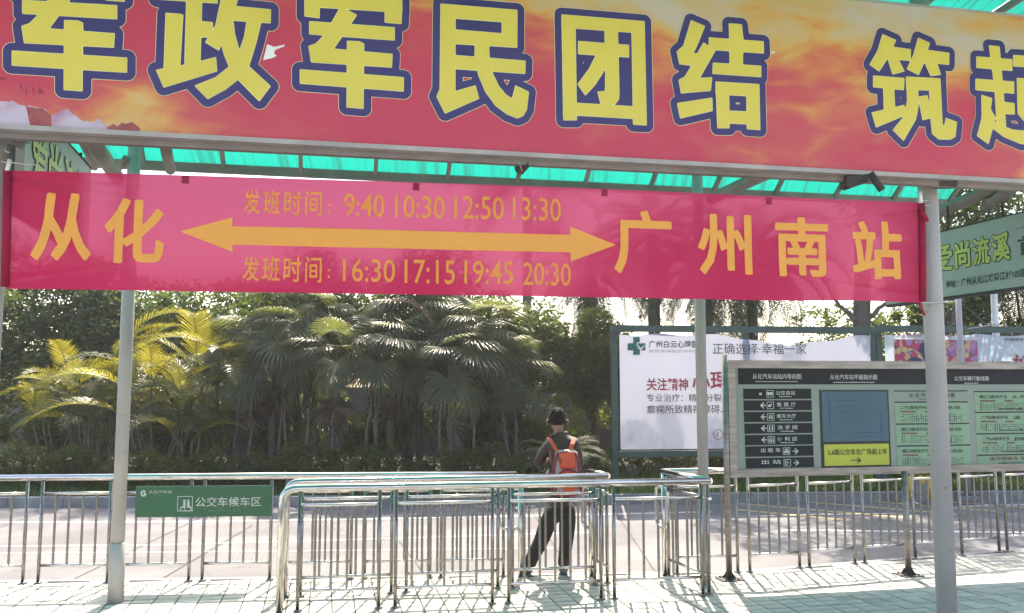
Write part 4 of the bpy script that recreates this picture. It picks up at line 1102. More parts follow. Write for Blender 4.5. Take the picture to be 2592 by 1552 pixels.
# ================================================================= billboards beyond the road
YB = 16.2
q0 = AT(1557, 1150, YB); PV = Plane(q0, Vector((math.cos(math.radians(7)), math.sin(math.radians(7)), 0)))
def billboard(x0, x1, m, label, posts):
    u0, u1 = PV.hit(x0, 1000)[0], PV.hit(x1, 1000)[0]
    zt, zb = PV.hit((x0+x1)/2, 822 + (x0+x1)/2*.002)[1], PV.hit((x0+x1)/2, 1148)[1]
    o = PV.w(u0, 0); r = thing('billboard', (o.x, o.y, 0.1), label, 'billboard', 'billboards beyond the road')
    for k in range(posts):
        u = u0 + (u1-u0)*k/(posts-1) if posts > 1 else u0
        ubox(PV, u-.06, 0.02, u+.06, zt, -.10, -.02, M['dkgreen'], r, 'post')
    ubox(PV, u0-.06, zt-.13, u1+.06, zt, -.015, .045, M['dkgreen'], r, 'top_beam')
    ubox(PV, u0-.06, zb-.05, u1+.06, zb+.07, -.015, .045, M['dkgreen'], r, 'bottom_beam')
    # vinyl sheet with a sagging top edge, tied to the frame
    n = 60; h = 14; vs = []; fs = []; rr = random.Random(x0)
    for i in range(n+1):
        t = i/n; sag = .05 + .02*math.sin(t*31) + (0.17*max(0, math.sin((t-.42)/.5*math.pi)) if .42 < t < .92 and posts > 2 else 0)
        for j in range(h+1):
            s = j/h; z = zb+.10 + (zt-.13-sag-zb-.10)*s
            vs.append(PV.w(u0+.09+(u1-u0-.18)*t, z, .02 + .012*math.sin(t*23+s*3)*s + .02*math.sin(t*9)*s*s))
    for i in range(n):
        for j in range(h): k = i*(h+1)+j; fs.append((k, k+h+1, k+h+2, k+1))
    MB().add(vs, fs, True).build('vinyl_sheet', m, r)
    for k in range(16):
        u = u0+.1+(u1-u0-.2)*k/15
        MB().tube([PV.w(u, zt-.12, .03), PV.w(u+.02, zt-.19, .04)], .008, 5).build('tie', M['cord'], r)
    return r
b1 = billboard(1557, 2216, M['vinyl'], 'large white billboard with a green cross logo and hospital slogans, left of the two', 3)
b2 = billboard(2232, 2930, M['vinyl2'], 'pale blue billboard with a patchwork picture, behind the right end of the notice board', 2)
PV2 = Plane(PV.w(0, 0, .058), PV.u)
D = mat('dark_teal_print', (0.03, 0.07, 0.075), None, 3)
text(PV2, '广州白云心理医院', (1642, 862, 1785, 881), D, b1, .004, .02)
text(PV2, '居民医保指定专科医院', (1642, 885, 1785, 893), mat('grey_print', (.25, .27, .3), None, 3), b1)
text(PV2, '正确选择·幸福一家', (1804, 869, 2041, 897), D, b1, .004, .004)
rd_ = mat('rose_print', (.42, .035, .085), None, 3)
text(PV2, '关注精神', (1636, 957, 1742, 989), rd_, b1, .004, .02)
text(PV2, '心理健康', (1752, 938, 1935, 990), rd_, b1, .004, .018)
text(PV2, '专业治疗：精神分裂症、', (1637, 997, 1855, 1017), M['ink'], b1, .004, .004)
text(PV2, '癫痫所致精神障碍、', (1637, 1025, 1830, 1047), M['ink'], b1, .004, .004)
ring(PV2, 1818, 1100, 11, 12.5, rd_, b1, 'phone_symbol')
ring(PV2, 1820, 1100, 4, 6.5, rd_, b1, 'phone_symbol', 110, 250)
mb = MB()
cg = []
for (x, y, hw, hh) in ((1611, 876, 7, 21), (1611, 878, 21, 7.5)):
    P = [(x-hw, y-hh), (x+hw, y-hh), (x+hw, y+hh), (x-hw, y+hh)]
    cg.append([PV2.hit(*q) for q in P])
A = np.array([q for P in cg for q in P]); xs = np.arange(A[:, 0].min()-.05, A[:, 0].max()+.05, .006); ys = np.arange(A[:, 1].min()-.05, A[:, 1].max()+.05, .006)
V_, F_ = field_shape(sdf(cg, xs, ys), xs, ys, .012)
MB().add([PV2.w(u, z, .004) for u, z in V_], F_).build('cross_logo', M['teal'], b1)
ring(PV2, 1617, 872, 3.5, 6, M['white'], b1, 'cross_logo', 20, 300, .007)
poly(PV2, [(1612, 879), (1622, 888), (1634, 872), (1622, 880)], M['white'], b1, 'cross_logo', .0075)
rect(PV2, 2265, 860, 2477, 1010, M['picture'], b2, 'picture', .004)
poly(PV2, [(2324, 885), (2330, 870), (2345, 862), (2360, 875), (2372, 900), (2380, 930), (2345, 930), (2335, 905)], mat('dark_blue_print', (.03, .035, .09), None, 3), b2, 'picture_figure', .007)
poly(PV2, [(2285, 930), (2300, 908), (2318, 902), (2333, 910), (2342, 930)], mat('dark_blue_print', (.03, .035, .09), None, 3), b2, 'picture_figure', .007)
text(PV2, '讲文明树新风 公益广告', (2266, 845, 2410, 855), mat('pink_print', (.5, .1, .2), None, 3), b2)
text(PV2, '中国精神', (2543, 855, 2590, 864), M['ink'], b2, .004, .01)
text(PV2, '中国', (2500, 913, 2558, 950), M['ink'], b2, .004, .01)
text(PV2, '好', (2562, 897, 2622, 950), M['redink'], b2, .004, .02)

# ================================================================= pale green signs hanging across the canopy
d_ = -(math.cos(CA)); hr = AT(2391, 668, 8.4); hr2 = AT(2592, 616, 7.45)
PH = Plane(hr, hr2 - hr)
zt, zb = PH.hit(2391, 586)[1], PH.hit(2396, 751)[1]
u1 = PH.hit(2780, 600)[0]; u0 = PH.hit(2240, 700)[0]
ho = PH.w(0, zb)
hs = thing('hanging_sign', ho, 'pale green sign with yellow characters hanging from rods right of the big pillar', 'sign', 'pale green signs hung under the canopy')
def ub_(pl, u0, zb, u1, zt, d0, d1, m, r, nm): return ubox(pl, u0, zb, u1, zt, d0, d1, m, r, nm)
ub_(PH, u0, zb, u1, zt, -.05, 0, M['hang'], hs, 'panel'); ub_(PH, u0, zb-.03, u1, zb, -.055, .005, M['dark'], hs, 'bottom_rail'); ub_(PH, u0, zt, u1, zt+.012, -.055, .005, M['dark'], hs, 'top_rail')
zh = PH.hit(2391, 586)[1]
for x in (2300, 2394, 2533, 2660):
    u = PH.hit(x, 560)[0]; MB().tube([PH.w(u, zt+.01, -.03), PH.w(u, 3.84, -.03)], .011, 8).build('hanging_rod', M['dark'], hs)
def hang_text(pl, s, ua, ub, zb, zt, root, m, mo):
    ch = text_sdf(pl, s, ua+.008, ub-.008, zb+.008, zt-.008, m, root, .006, .007, 'character', .003)
    text_sdf(pl, s, ua, ub, zb, zt, mo, ch, .003, .015, 'letter_outline', .003)
mo = mat('dark_outline', (.03, .05, .05), None, 3)
ht = PH.hit(2391, 604)[1]
H_ = zt - zb
for s, xa, xb in (('爱', 2330, 2413), ('尚', 2416, 2458), ('流', 2461, 2508), ('溪', 2510, 2560)):
    ya = 640 - (xa-2391)*.25; yb = 676-(xa-2391)*.23+ 0
    ua, ub = PH.hit(xa, 640)[0], PH.hit(xb, 640)[0]
    hang_text(PH, s, ua, ub, zb+H_*.38, zb+H_*.80, hs, M['hangink'], mo)
ua = PH.hit(2576, 600)[0]; text_uz(PH, '首', ua, ua+.26, zb+H_*.42, zb+H_*.68, mo, hs, .004, .02); text_uz(PH, '…你', ua, ua+.3, zb+H_*.78, zb+H_*.88, M['redink'], hs, .004, .02)
ua, ub = PH.hit(2395, 720)[0], PH.hit(2700, 660)[0]
text_uz(PH, '地址：广州从化江埔街江村105国道与迎宾大道', ua, ub, zb+H_*.12, zb+H_*.24, mo, hs, .004, .02)
hl = AT(62, 400, 4.95); PL = Plane(hl, AT(229, 435, 6.6) - hl)
PL2 = PL
hs2 = thing('hanging_sign', PL.w(.5, 3.05), 'pale green sign with yellow characters seen edge-on at the far left above the red banner', 'sign', 'pale green signs hung under the canopy')
zt2 = 3.77; zb2 = 3.05
PL.n = -PL.n if PL.n.x < 0 else PL.n
ub_(PL, 0, zb2, 1.75, zt2, -.05, 0, M['hang'], hs2, 'panel'); ub_(PL, 0, zt2, 1.75, zt2+.012, -.055, .005, M['dark'], hs2, 'top_rail')
for u in (.5, 1.5): MB().tube([PL.w(u, zt2, -.03), PL.w(u, 3.84, -.03)], .011, 8).build('hanging_rod', M['dark'], hs2)
for k, s in enumerate('爱尚流溪'): hang_text(PL, s, (.12+.38*k), (.46+.38*k), zb2+.22, zb2+.62, hs2, M['hangink'], mo)

# poles beyond the road
for (x, y0, y1, Y, r, m, nm, lab) in ((2447, 740, 1210, 15.4, .055, 'paint', 'street_lamp_pole', 'grey pole standing in front of the pale blue billboard'),
                              (2540, 500, 1200, 19.0, .075, 'white', 'lamp_pole', 'white pole behind the pale blue billboard')):
    a = AT(x, 1200, Y); t = thing(nm, (a.x, a.y, .05), lab, 'pole')
    top = AT(x-10, 640 if Y < 16 else 560, Y)
    MB().tube([(a.x, a.y, .05), (a.x, a.y, top.z)], [r*1.15, r*.85], 14).build('shaft', M[m], t)
    MB().box((a.x, a.y, .07), (.3, .3, .02)).build('base_plate', M['dkgreen'], t)
    if Y < 16: MB().tube([AT(2449, 833, Y), AT(2520, 821, Y), AT(2530, 824, Y)], .012, 8).build('arm', M['paint'], t)
bp = G(2316, 1262, 0); t = thing('barrier_post', (bp.x, bp.y, .02), 'squat grey barrier machine with yellow edges on the far verge below the notice board', 'barrier post')
zt3 = AT(2316, 1199, bp.y).z
MB().box((bp.x+.06, bp.y, zt3/2-.05), (.20, .25, zt3-.1), None).build('body', M['kerb'], t)
ym = mat('yellow_paint', (.6, .36, .03), None, 6, rough=.5)
for dx in (-.16, .20): MB().tube([(bp.x+dx, bp.y-.1, 0), (bp.x+dx, bp.y-.1, zt3-.03)], .045, 10).build('guard', ym, t)
MB().tube([(bp.x+.06, bp.y-.12, zt3-.09), (bp.x+.06, bp.y-.16, zt3-.09)], .07, 14).build('knob', ym, t)
# ================================================================= plants
def rot_from(d, roll=0.0):
    return Vector(d).to_track_quat('X', 'Z').to_matrix() @ Matrix.Rotation(roll, 3, 'X')
def leaf_cloud(centers, radii, counts, size, rng, squash=1.0):
    """small pointed leaves gathered in clumps; returns V,F"""
    Vs = []; tot = 0
    P = []
    for c, r, n in zip(centers, radii, counts):
        d = rng.normal(size=(n, 3)); d /= np.linalg.norm(d, axis=1)[:, None]
        rr = r * rng.uniform(0.35, 1.0, n) ** 0.6
        p = d * rr[:, None]; p[:, 2] *= squash
        P.append(p + np.array(c))
    P = np.concatenate(P); n = len(P)
    a = rng.normal(size=(n, 3)); a[:, 2] = a[:, 2]*.6 - .35; a /= np.linalg.norm(a, axis=1)[:, None]
    b = rng.normal(size=(n, 3)); b -= (b*a).sum(1)[:, None]*a; b /= np.linalg.norm(b, axis=1)[:, None]
    s = size * rng.uniform(.6, 1.3, n)
    nrm = np.cross(a, b)
    V = np.zeros((n, 4, 3))
    V[:, 0] = P - a*s[:, None]*.5
    V[:, 1] = P + b*s[:, None]*.24 + nrm*s[:, None]*.06
    V[:, 2] = P + a*s[:, None]*.5
    V[:, 3] = P - b*s[:, None]*.24 + nrm*s[:, None]*.06
    return V.reshape(-1, 3), np.arange(n*4).reshape(-1, 4)
def clumps(c, rad, k, rng, r0=.5, r1=.9, shell=.55):
    C = []; R = []
    for _ in range(k):
        d = rng.normal(size=3); d /= np.linalg.norm(d); t = rng.uniform(shell, 1)
        C.append((c[0]+d[0]*rad[0]*t, c[1]+d[1]*rad[1]*t, c[2]+d[2]*rad[2]*t)); R.append(rng.uniform(r0, r1))
    return C, R
def limb(mb, a, b, r0, r1, rng, wob=.12, n=6):
    a = Vector(a); b = Vector(b); L_ = (b-a).length; P = []
    for i in range(n+1):
        t = i/n; p = a.lerp(b, t)
        if 0 < i < n: p += Vector(rng.normal(size=3))*wob*L_*.12
        P.append(p)
    mb.tube(P, [r0+(r1-r0)*i/n for i in range(n+1)], 9)
def broad_tree(x, y, h, rad, crown_c, k, nleaf, size, label, m='leafA', seed=0, trunk_r=.12, name='broadleaf_tree', group='broad leaved trees beyond the road', shell=.55, r0=.45, r1=.85):
    rng = np.random.default_rng(seed)
    t = thing(name, (x, y, .1), label, 'tree', group)
    mb = MB(); top = Vector((x, y, crown_c[2]))
    limb(mb, (x, y, .05), (crown_c[0], crown_c[1], crown_c[2]), trunk_r, trunk_r*.4, rng)
    for q in range(7):
        a = rng.uniform(0, 6.28); z0 = .1 + (crown_c[2]-.1)*rng.uniform(.45, .95)
        e = (crown_c[0]+math.cos(a)*rad[0]*.75, crown_c[1]+math.sin(a)*rad[1]*.75, crown_c[2]+rng.uniform(-.3, .7)*rad[2])
        s0 = Vector((x, y, .05)).lerp(Vector(crown_c), (z0-.05)/(crown_c[2]-.05)); limb(mb, s0, e, trunk_r*.4, .015, rng)
    mb.build('trunk', M['bark'], t)
    C, R = clumps(crown_c, rad, k, rng, r0, r1, shell)
    V, F = leaf_cloud(C, R, [nleaf//k]*k, size, rng, .8)
    V = V - np.array(t.location)
    npmesh('crown', V, F, M[m], t)
    return t
# ---- prototypes (local coordinates, stem along +X, bending down)
def pinnate_proto(L_, droop, nl, ll, seed, w=.022, hang=.5, name='frond', m='areca'):
    rng = np.random.default_rng(seed); mb = MB(); n = 14; P = []
    ang = 0.0
    p = Vector((0, 0, 0)); P.append(p.copy())
    for i in range(n):
        t = i/n; th = -droop*(t**1.4)
        p = p + Vector((math.cos(th), 0, math.sin(th)))*(L_/n); P.append(p.copy())
    mb.tube(P, [.014*(1-.85*i/n)+.002 for i in range(n+1)], 5)
    V = []; F = []
    for sgn in (-1, 1):
        for k in range(nl):
            t = .16 + .84*k/(nl-1); f = t*n; i = min(int(f), n-1); q = P[i].lerp(P[i+1], f-i); d = (P[i+1]-P[i]).normalized()
            side = Vector((0, sgn, 0)); up = d.cross(side)*(-sgn) if False else Vector((-d.z, 0, d.x))
            l = ll*(math.sin(math.pi*min(1, .18+.85*t))**.7)*rng.uniform(.85, 1.1)
            o = (d*.55 + side*.75 + up*(.38+rng.uniform(-.1, .1))).normalized()
            m1 = q + o*l*.5; o2 = (o*.8 - Vector((0, 0, hang*rng.uniform(.6, 1.3)))).normalized(); m2 = m1 + o2*l*.5
            wv = d.normalized()*w
            b = len(mb.v)
            mb.v += [tuple(q-wv*.4), tuple(q+wv*.4), tuple(m1+wv*.55), tuple(m1-wv*.55), tuple(m2)]
            mb.f += [(b, b+1, b+2, b+3), (b+3, b+2, b+4)]; mb.sm += [False, False]
    return mb
def fan_proto(pet, R, seed, hang=.9, nseg=30, span=250):
    rng = np.random.default_rng(seed); mb = MB()
    P = [Vector((pet*t, 0, -.18*pet*t*t)) for t in (0, .25, .5, .75, 1)]
    mb.tube(P, [.016, .014, .012, .010, .008], 5)
    c = P[-1]; tilt = -.5 - rng.uniform(0, .4)
    ex = Vector((math.cos(tilt), 0, math.sin(tilt))); ez = Vector((-math.sin(tilt), 0, math.cos(tilt)))
    for k in range(nseg):
        a = math.radians(-span/2 + span*k/(nseg-1)); dirn = ex*math.cos(a) + Vector((0, 1, 0))*math.sin(a)
        l = R*(.82+.18*math.cos(a/1.4))*rng.uniform(.93, 1.05); sd_ = dirn.cross(ez).normalized()
        w1 = math.sin(math.radians(span/(nseg-1)/2))*l*.52
        up = ez*(.02 if k % 2 else -.01)
        hg = hang*rng.uniform(.5, 1.1)
        p1 = c + dirn*l*.52 + up; p2 = p1 + (dirn*.8 - Vector((0, 0, hg*.7))).normalized()*l*.26
        p3 = p2 + (dirn*.3 - Vector((0, 0, hg))).normalized()*l*.36
        b = len(mb.v)
        mb.v += [tuple(c), tuple(p1-sd_*w1), tuple(p1+up*.8), tuple(p1+sd_*w1), tuple(p2-sd_*w1*.55), tuple(p2+sd_*w1*.55), tuple(p3)]
        mb.f += [(b, b+1, b+2), (b, b+2, b+3), (b+1, b+4, b+5, b+2), (b+2, b+5, b+3) , (b+4, b+6, b+5)]; mb.sm += [False]*5
    return mb
PROT = {}
def proto_mesh(key, mb, m, name):
    me = bpy.data.meshes.new(name); me.from_pydata(mb.v, [], mb.f); me.materials.append(m); PROT[key] = me; return me
for k in range(4): proto_mesh(('areca', k), pinnate_proto(1.75+.15*k, 1.25+.2*k, 34, .50, 20+k, hang=.45), M['areca'], 'frond')
for k in range(3): proto_mesh(('arecag', k), pinnate_proto(1.6+.15*k, 1.5+.2*k, 32, .46, 40+k, hang=.7), M['royal'], 'frond')
for k in range(4): proto_mesh(('fan', k), fan_proto(.8+.06*k, .80, 50+k, hang=.75+.25*k, nseg=30+4*k), M['fan'], 'frond')
for k in range(3): proto_mesh(('royal', k), pinnate_proto(2.9, 1.7+.25*k, 46, .62, 60+k, w=.026, hang=1.0), M['royal'], 'frond')
for k in range(2): proto_mesh(('skirt', k), fan_proto(.6, .85, 90+k, hang=2.2, nseg=22, span=170), M['skirt'], 'frond')
proto_mesh(('dead', 0), pinnate_proto(1.7, 2.3, 34, .30, 80, hang=1.2), M['dead'], 'frond')
def frond(key, parent, loc, az, el, sc, roll=0.0, name='frond'):
    o = bpy.data.objects.new(name, PROT[key]); COL.objects.link(o); o.parent = parent; o.location = loc
    o.rotation_euler = (Matrix.Rotation(az, 3, 'Z') @ Matrix.Rotation(-el, 3, 'Y') @ Matrix.Rotation(roll, 3, 'X')).to_euler()
    o.scale = (sc, sc, sc); return o
def areca(px, ytop, Y, label, seed, nf=13, green=.3, sc=1.0):
    rng = np.random.default_rng(seed); g = AT(px, 1200, Y); top = AT(px, ytop, Y).z
    t = thing('areca_palm', (g.x, Y, .1), label, 'palm', 'yellow green clumping palms')
    mb = MB(); heads = []
    for k in range(5):
        a = rng.uniform(0, 6.28); r = rng.uniform(.1, .45); hh = (top-.1)*rng.uniform(.35, .62)
        e = Vector((g.x+math.cos(a)*r*1.3, Y+math.sin(a)*r*1.3, .1+hh)); limb(mb, (g.x+math.cos(a)*r*.4, Y+math.sin(a)*r*.4, .05), e, .035, .022, rng); heads.append(e)
    mb.build('trunk', M['stem'], t)
    for k in range(nf):
        h = heads[k % 5] - t.location; key = ('arecag', rng.integers(3)) if rng.random() < green else ('areca', rng.integers(4))
        el = rng.uniform(.55, 1.35) if k < nf*.65 else rng.uniform(.1, .6)
        frond(key, t, h, rng.uniform(0, 6.28), el, sc*rng.uniform(.8, 1.15), rng.uniform(-.4, .4))
    return t
def fan_palm(px, yc, Y, label, seed, nf=17, sc=1.0, tr=.08):
    rng = np.random.default_rng(seed); c = AT(px, yc, Y)
    t = thing('fan_palm', (c.x, Y, .1), label, 'palm', 'drooping fan palms')
    mb = MB(); limb(mb, (c.x+rng.uniform(-.1, .1), Y, .05), c, tr*1.15, tr, rng, .06); mb.build('trunk', M['bark'], t)
    for q in range(3):
        m3 = MB(); dx = rng.uniform(-.55, .55); yy = Y - rng.uniform(.1, .5); limb(m3, (c.x+dx, yy, .05), (c.x+dx*.8+rng.uniform(-.15, .15), yy, .1+(c.z-.1)*rng.uniform(.6, .85)), .035, .022, rng, .1); m3.build('stem', M['bark'], t)
    for k in range(4): frond(('skirt', k % 2), t, c - t.location - Vector((0, 0, .15+.12*k)), k*2.1+seed, -1.15+rng.uniform(-.15, .25), sc*rng.uniform(.8, 1.1), 0, 'dead_frond')
    nf = int(nf*1.0)
    for k in range(nf):
        el = 1.25 - 1.75*(k/nf) + rng.uniform(-.12, .12); frond(('fan', rng.integers(4)), t, c - t.location, k*2.399+rng.uniform(-.3, .3), el, sc*rng.uniform(.8, 1.15), rng.uniform(-.3, .3))
    return t
def royal(px, ybase, ycrown, Y, label, seed, nf=13, sc=1.0, r=.14, lo=-.5, name='royal_palm'):
    rng = np.random.default_rng(seed); g = AT(px, 1200, Y); top = AT(px, ycrown, Y).z
    t = thing(name, (g.x, Y, .1), label, 'palm', 'tall palms beyond the road')
    n = 8; MB().tube([(g.x, Y, .05+(top-.05)*i/n) for i in range(n+1)], [r*(1.1-.25*i/n) for i in range(n+1)], 14).build('trunk', M['bark'], t)
    for k in range(nf):
        el = 1.2 - (1.2-lo)*(k/nf)+rng.uniform(-.1, .1); frond(('royal', rng.integers(3)), t, Vector((0, 0, top-.1)), k*2.399+rng.uniform(-.3, .3), el, sc*rng.uniform(.85, 1.1), rng.uniform(-.5, .5))
    return t
areca(150, 850, 17.2, 'short yellow green palm clump at the far left edge of the hedge', 1, 12, .4, .85)
areca(318, 762, 17.6, 'bright yellow green palm clump seen behind the slim left pillar', 2, 16, .1, 1.0)
areca(455, 745, 17.8, 'tallest bright yellow palm clump right of the slim left pillar', 3, 17, .1, 1.05)
areca(560, 800, 17.4, 'yellow green palm clump between the brightest palms and the fan palms', 4, 13, .5, .95)
areca(395, 815, 17.0, 'bright yellow green palm clump just right of the slim left pillar', 7, 14, .1, .95)
areca(215, 835, 17.4, 'yellow green palm clump between the far left clump and the slim left pillar', 8, 13, .25, .9)
areca(230, 930, 16.8, 'low dull green palm clump left of the slim left pillar', 5, 10, .9, .8)
areca(480, 960, 16.7, 'low shaded palm clump right of the slim left pillar above the waiting sign', 6, 10, .9, .8)
for a in ((700, 880, 17.6, 'fan palm left of the hanging brown frond, above the waiting sign end', 11, 17, 1.05),
          (760, 800, 18.6, 'tall fan palm reaching the red banner below the first departure times', 12, 18, 1.15),
          (850, 950, 17.2, 'fan palm on a slim trunk below the hanging brown frond', 13, 16, 1.0),
          (985, 920, 17.5, 'fan palm in the middle of the planting with a wide low crown', 14, 17, 1.05),
          (1060, 810, 18.6, 'tall fan palm right of the hanging brown frond', 15, 18, 1.15),
          (1150, 955, 17.1, 'fan palm on the thick pale trunk left of the standing man', 16, 17, 1.05),
          (1230, 850, 18.0, 'fan palm with spread leaves against the white sky, left of the royal trunk', 17, 18, 1.1),
          (1275, 985, 17.6, 'low fan palm just left of the standing man', 18, 14, .95),
          (620, 985, 17.3, 'low fan palm between the yellow palms and the fan palm group', 19, 13, .9)):
    fan_palm(a[0], a[1]-(30 if a[1] > 900 else 0), *a[2:5], nf=a[5]+2, sc=a[6]*.86, tr=.15 if a[4] == 16 else .075)
# hanging dead frond, a part of the tall fan palm beside it
dt = AT(960, 772, 17.4); dd = [o for o in COL.objects if o.name.startswith('fan_palm')][4]
df = frond(('dead', 0), dd, dt - dd.location, math.radians(-20), .25, 1.0, 0.2, 'dead_frond'); df['label'] = 'dead brown frond hanging down'
# tall palms to the right
royal(1335, 1200, 470, 24, 'tall palm with a bare trunk rising above the fan palms behind the red banner', 31, 13, 1.1, .14)
royal(1500, 1200, 700, 21.4, 'palm with a thick skirt of drooping fronds left of the white billboard', 32, 34, .85, .16, -1.35)
royal(1662, 1200, 600, 22, 'thick trunked palm behind the left part of the white billboard', 33, 30, .9, .17, -1.3)
royal(1800, 1200, 690, 21, 'palm with hanging fronds behind the middle pillar and the white billboard', 34, 38, .85, .14, -1.35)
royal(1915, 1200, 670, 21.5, 'palm with drooping fronds above the billboard slogan', 35, 38, .95, .14, -1.2)
royal(2480, 1200, 690, 22, 'dark palm between the two poles at the right', 36, 28, 1.0, .16, -1.2)
royal(2640, 1200, 640, 21, 'dark palm at the right edge above the pale blue billboard', 37, 26, 1.0, .16, -1.2)
royal(2400, 1200, 740, 22.5, 'short dark palm directly right of the big pillar', 38, 26, .9, .15, -1.2)
# broad leaved trees: dark mass behind
bl_ = [(-12.4, 19.6, (2.5, 1.2, 2.1), 3.2, 'rounded leafy tree at the far left edge behind the palms', 41),
       (-9.8, 20.4, (2.1, 1.2, 2.0), 3.0, 'dense leafy tree behind the far left palm clump', 42),
       (-7.4, 20.8, (1.9, 1.2, 1.7), 2.7, 'dense leafy tree behind the brightest yellow palm clumps', 43),
       (-4.9, 20.2, (1.9, 1.1, 2.0), 3.0, 'dark leafy tree behind the fan palm above the waiting sign', 44),
       (-2.4, 19.8, (1.9, 1.1, 2.2), 3.1, 'dark leafy tree behind the middle fan palms', 45),
       (0.0, 19.6, (1.7, 1.1, 1.6), 2.6, 'dark leafy tree behind the standing man', 46)]
for x, y, rad, zc, lab, sd__ in bl_:
    broad_tree(x, y, 5, rad, (x, y, zc+.15), 60, 26000 if sd__ < 43 else 15000, .14, lab, seed=sd__, shell=.3)
broad_tree(1.9, 20.0, 4, (1.3, .8, 1.45), (1.75, 20.0, 2.45), 40, 20000, .10, 'dense clipped shrub tree left of the white billboard, its top lit by the sky', 'leafB', 47, .06, 'shrub_tree', 'leafy shrub trees', .3, .3, .5)
broad_tree(3.1, 20.6, 4, (1.2, 1.0, 1.35), (3.0, 20.6, 2.2), 36, 14000, .10, 'leafy shrub tree behind the left post of the white billboard', 'leafB', 48, .06, 'shrub_tree', 'leafy shrub trees', .3, .3, .5)
broad_tree(5.6, 20.8, 4, (2.6, 1.0, 1.0), (5.6, 20.8, 1.3), 30, 9000, .11, 'low dark shrub mass under and behind the white billboard', 'leafB', 49, .05, 'shrub_tree', 'leafy shrub trees', .3, .3, .5)
# the forked tree and the right hand trees
rng_ = np.random.default_rng(5)
g = AT(2181, 1200, 20); t = thing('forked_tree', (g.x, 20, .1), 'grey trunked tree forking against the white sky above the billboards', 'tree')
mb = MB(); T0 = AT(2181, 830, 20); T1 = AT(2184, 640, 20); T2 = AT(2186, 440, 20)
mb.tube([(g.x, 20, .05), T0, T1, T2], [.24, .20, .19, .14], 14)
limb(mb, AT(2170, 815, 20), AT(2120, 766, 20.2), .07, .04, rng_, .3); limb(mb, AT(2120, 766, 20.2), AT(2070, 690, 20.5), .04, .02, rng_)
limb(mb, AT(2195, 810, 20), AT(2245, 766, 19.8), .07, .045, rng_, .3); limb(mb, AT(2245, 766, 19.8), AT(2330, 700, 19.5), .045, .02, rng_)
mb.build('trunk', M['bark'], t)
C, R = clumps((T2.x-.6, 18.6, T2.z+1.2), (5.2, 3.0, 1.5), 40, rng_, .5, 1.0, .3)
C2, R2 = clumps(tuple(AT(2330, 775, 19.6)), (.75, .5, .55), 10, rng_, .15, .3, .2)
V, F = leaf_cloud(C+C2, R+R2, [480]*40+[80]*10, .14, rng_); npmesh('crown', V - np.array(t.location), F, M['leafA'], t)
broad_tree(9.3, 18.5, 6, (2.0, 1.6, 1.1), (9.8, 18.5, 6.1), 22, 8000, .13, 'leafy tree showing between the big pillar and the pale green hanging sign', 'leafA', 51, .13)
broad_tree(12.6, 20.5, 6, (2.4, 1.6, 2.4), (12.6, 20.5, 3.5), 26, 12000, .13, 'dark tree at the right edge behind the pale blue billboard', 'leafA', 52, .15)
broad_tree(9.6, 23.0, 6, (2.4, 1.6, 1.6), (9.6, 23.0, 2.6), 26, 12000, .13, 'dark tree behind the pale blue billboard and the grey pole', 'leafA', 53, .15)
# wall behind the planting
wl = thing('boundary_wall', (-4, 24, 0), 'low grey plaster wall behind the palms, seen between the trunks', 'wall')
for k in range(9):
    x = -16 + k*2.6; MB().box((x+1.3, 24.0, 1.0), (2.58, .2, 1.9)).build('wall_panel', M['wall'], wl)
    MB().box((x, 23.95, 1.05), (.28, .3, 2.1)).build('pier', M['wall'], wl)
# clipped hedge in front of the planting
rng_ = np.random.default_rng(9)
def hedge(x0, x1, y, h, label, n, seed, m='leafB'):
    rng = np.random.default_rng(seed); t = thing('low_hedge', ((x0+x1)/2, y, .1), label, 'hedge', 'low hedges beyond the road')
    P = []; k = int((x1-x0)/.35)
    C = [(x0+(x1-x0)*(i+.5)/k, y+rng.uniform(-.25, .25), .1+h*rng.uniform(.25, .72)) for i in range(k) for _ in range(2)]
    R = [h*rng.uniform(.35, .5) for _ in C]
    V, F = leaf_cloud(C, R, [n//len(C)]*len(C), .075, rng); npmesh('foliage', V - np.array(t.location), F, M[m], t)
    mb = MB()
    for i in range(k): limb(mb, (x0+(x1-x0)*(i+.5)/k, y, .02), (x0+(x1-x0)*(i+.5)/k, y, .1+h*.5), .012, .006, rng, .2, 3)
    mb.build('stems', M['stem'], t)
hedge(-12.5, -6.2, 16.3, .75, 'low clipped hedge at the left, under the yellow palms', 16000, 91)
hedge(-6.2, 1.2, 16.5, .72, 'low clipped hedge in front of the fan palm trunks', 18000, 92)
hedge(1.4, 7.4, 18.6, .6, 'low hedge under the white billboard', 10000, 93)
hedge(7.6, 13.5, 18.2, .6, 'low hedge under the pale blue billboard', 9000, 94)
for i, (x, y, w, h, lab) in enumerate(((-12.2, 18.3, 1.3, 1.0, 'dark round bush beneath the far left palm clump'), (-9.9, 18.6, 1.3, 1.1, 'dark round bush behind the slim left pillar'), (-7.6, 18.9, 1.2, 1.0, 'dark round bush beneath the brightest yellow palms'),
        (-5.4, 18.6, 1.2, 1.1, 'dark round bush left of the fan palm trunks'), (-3.2, 18.8, 1.2, 1.0, 'dark round bush between the middle fan palm trunks'), (-1.0, 18.6, 1.1, 1.1, 'dark round bush behind the thick pale palm trunk'), (0.9, 18.2, .9, .9, 'dark round bush behind the standing man and the spiky shrub'))):
    broad_tree(x, y, 2, (w, .6, h*.62), (x, y, h*.95), 18, 5200, .10, lab, 'leafB', 120+i, .04, 'round_bush', 'round bushes under the palms', .25, .3, .5)
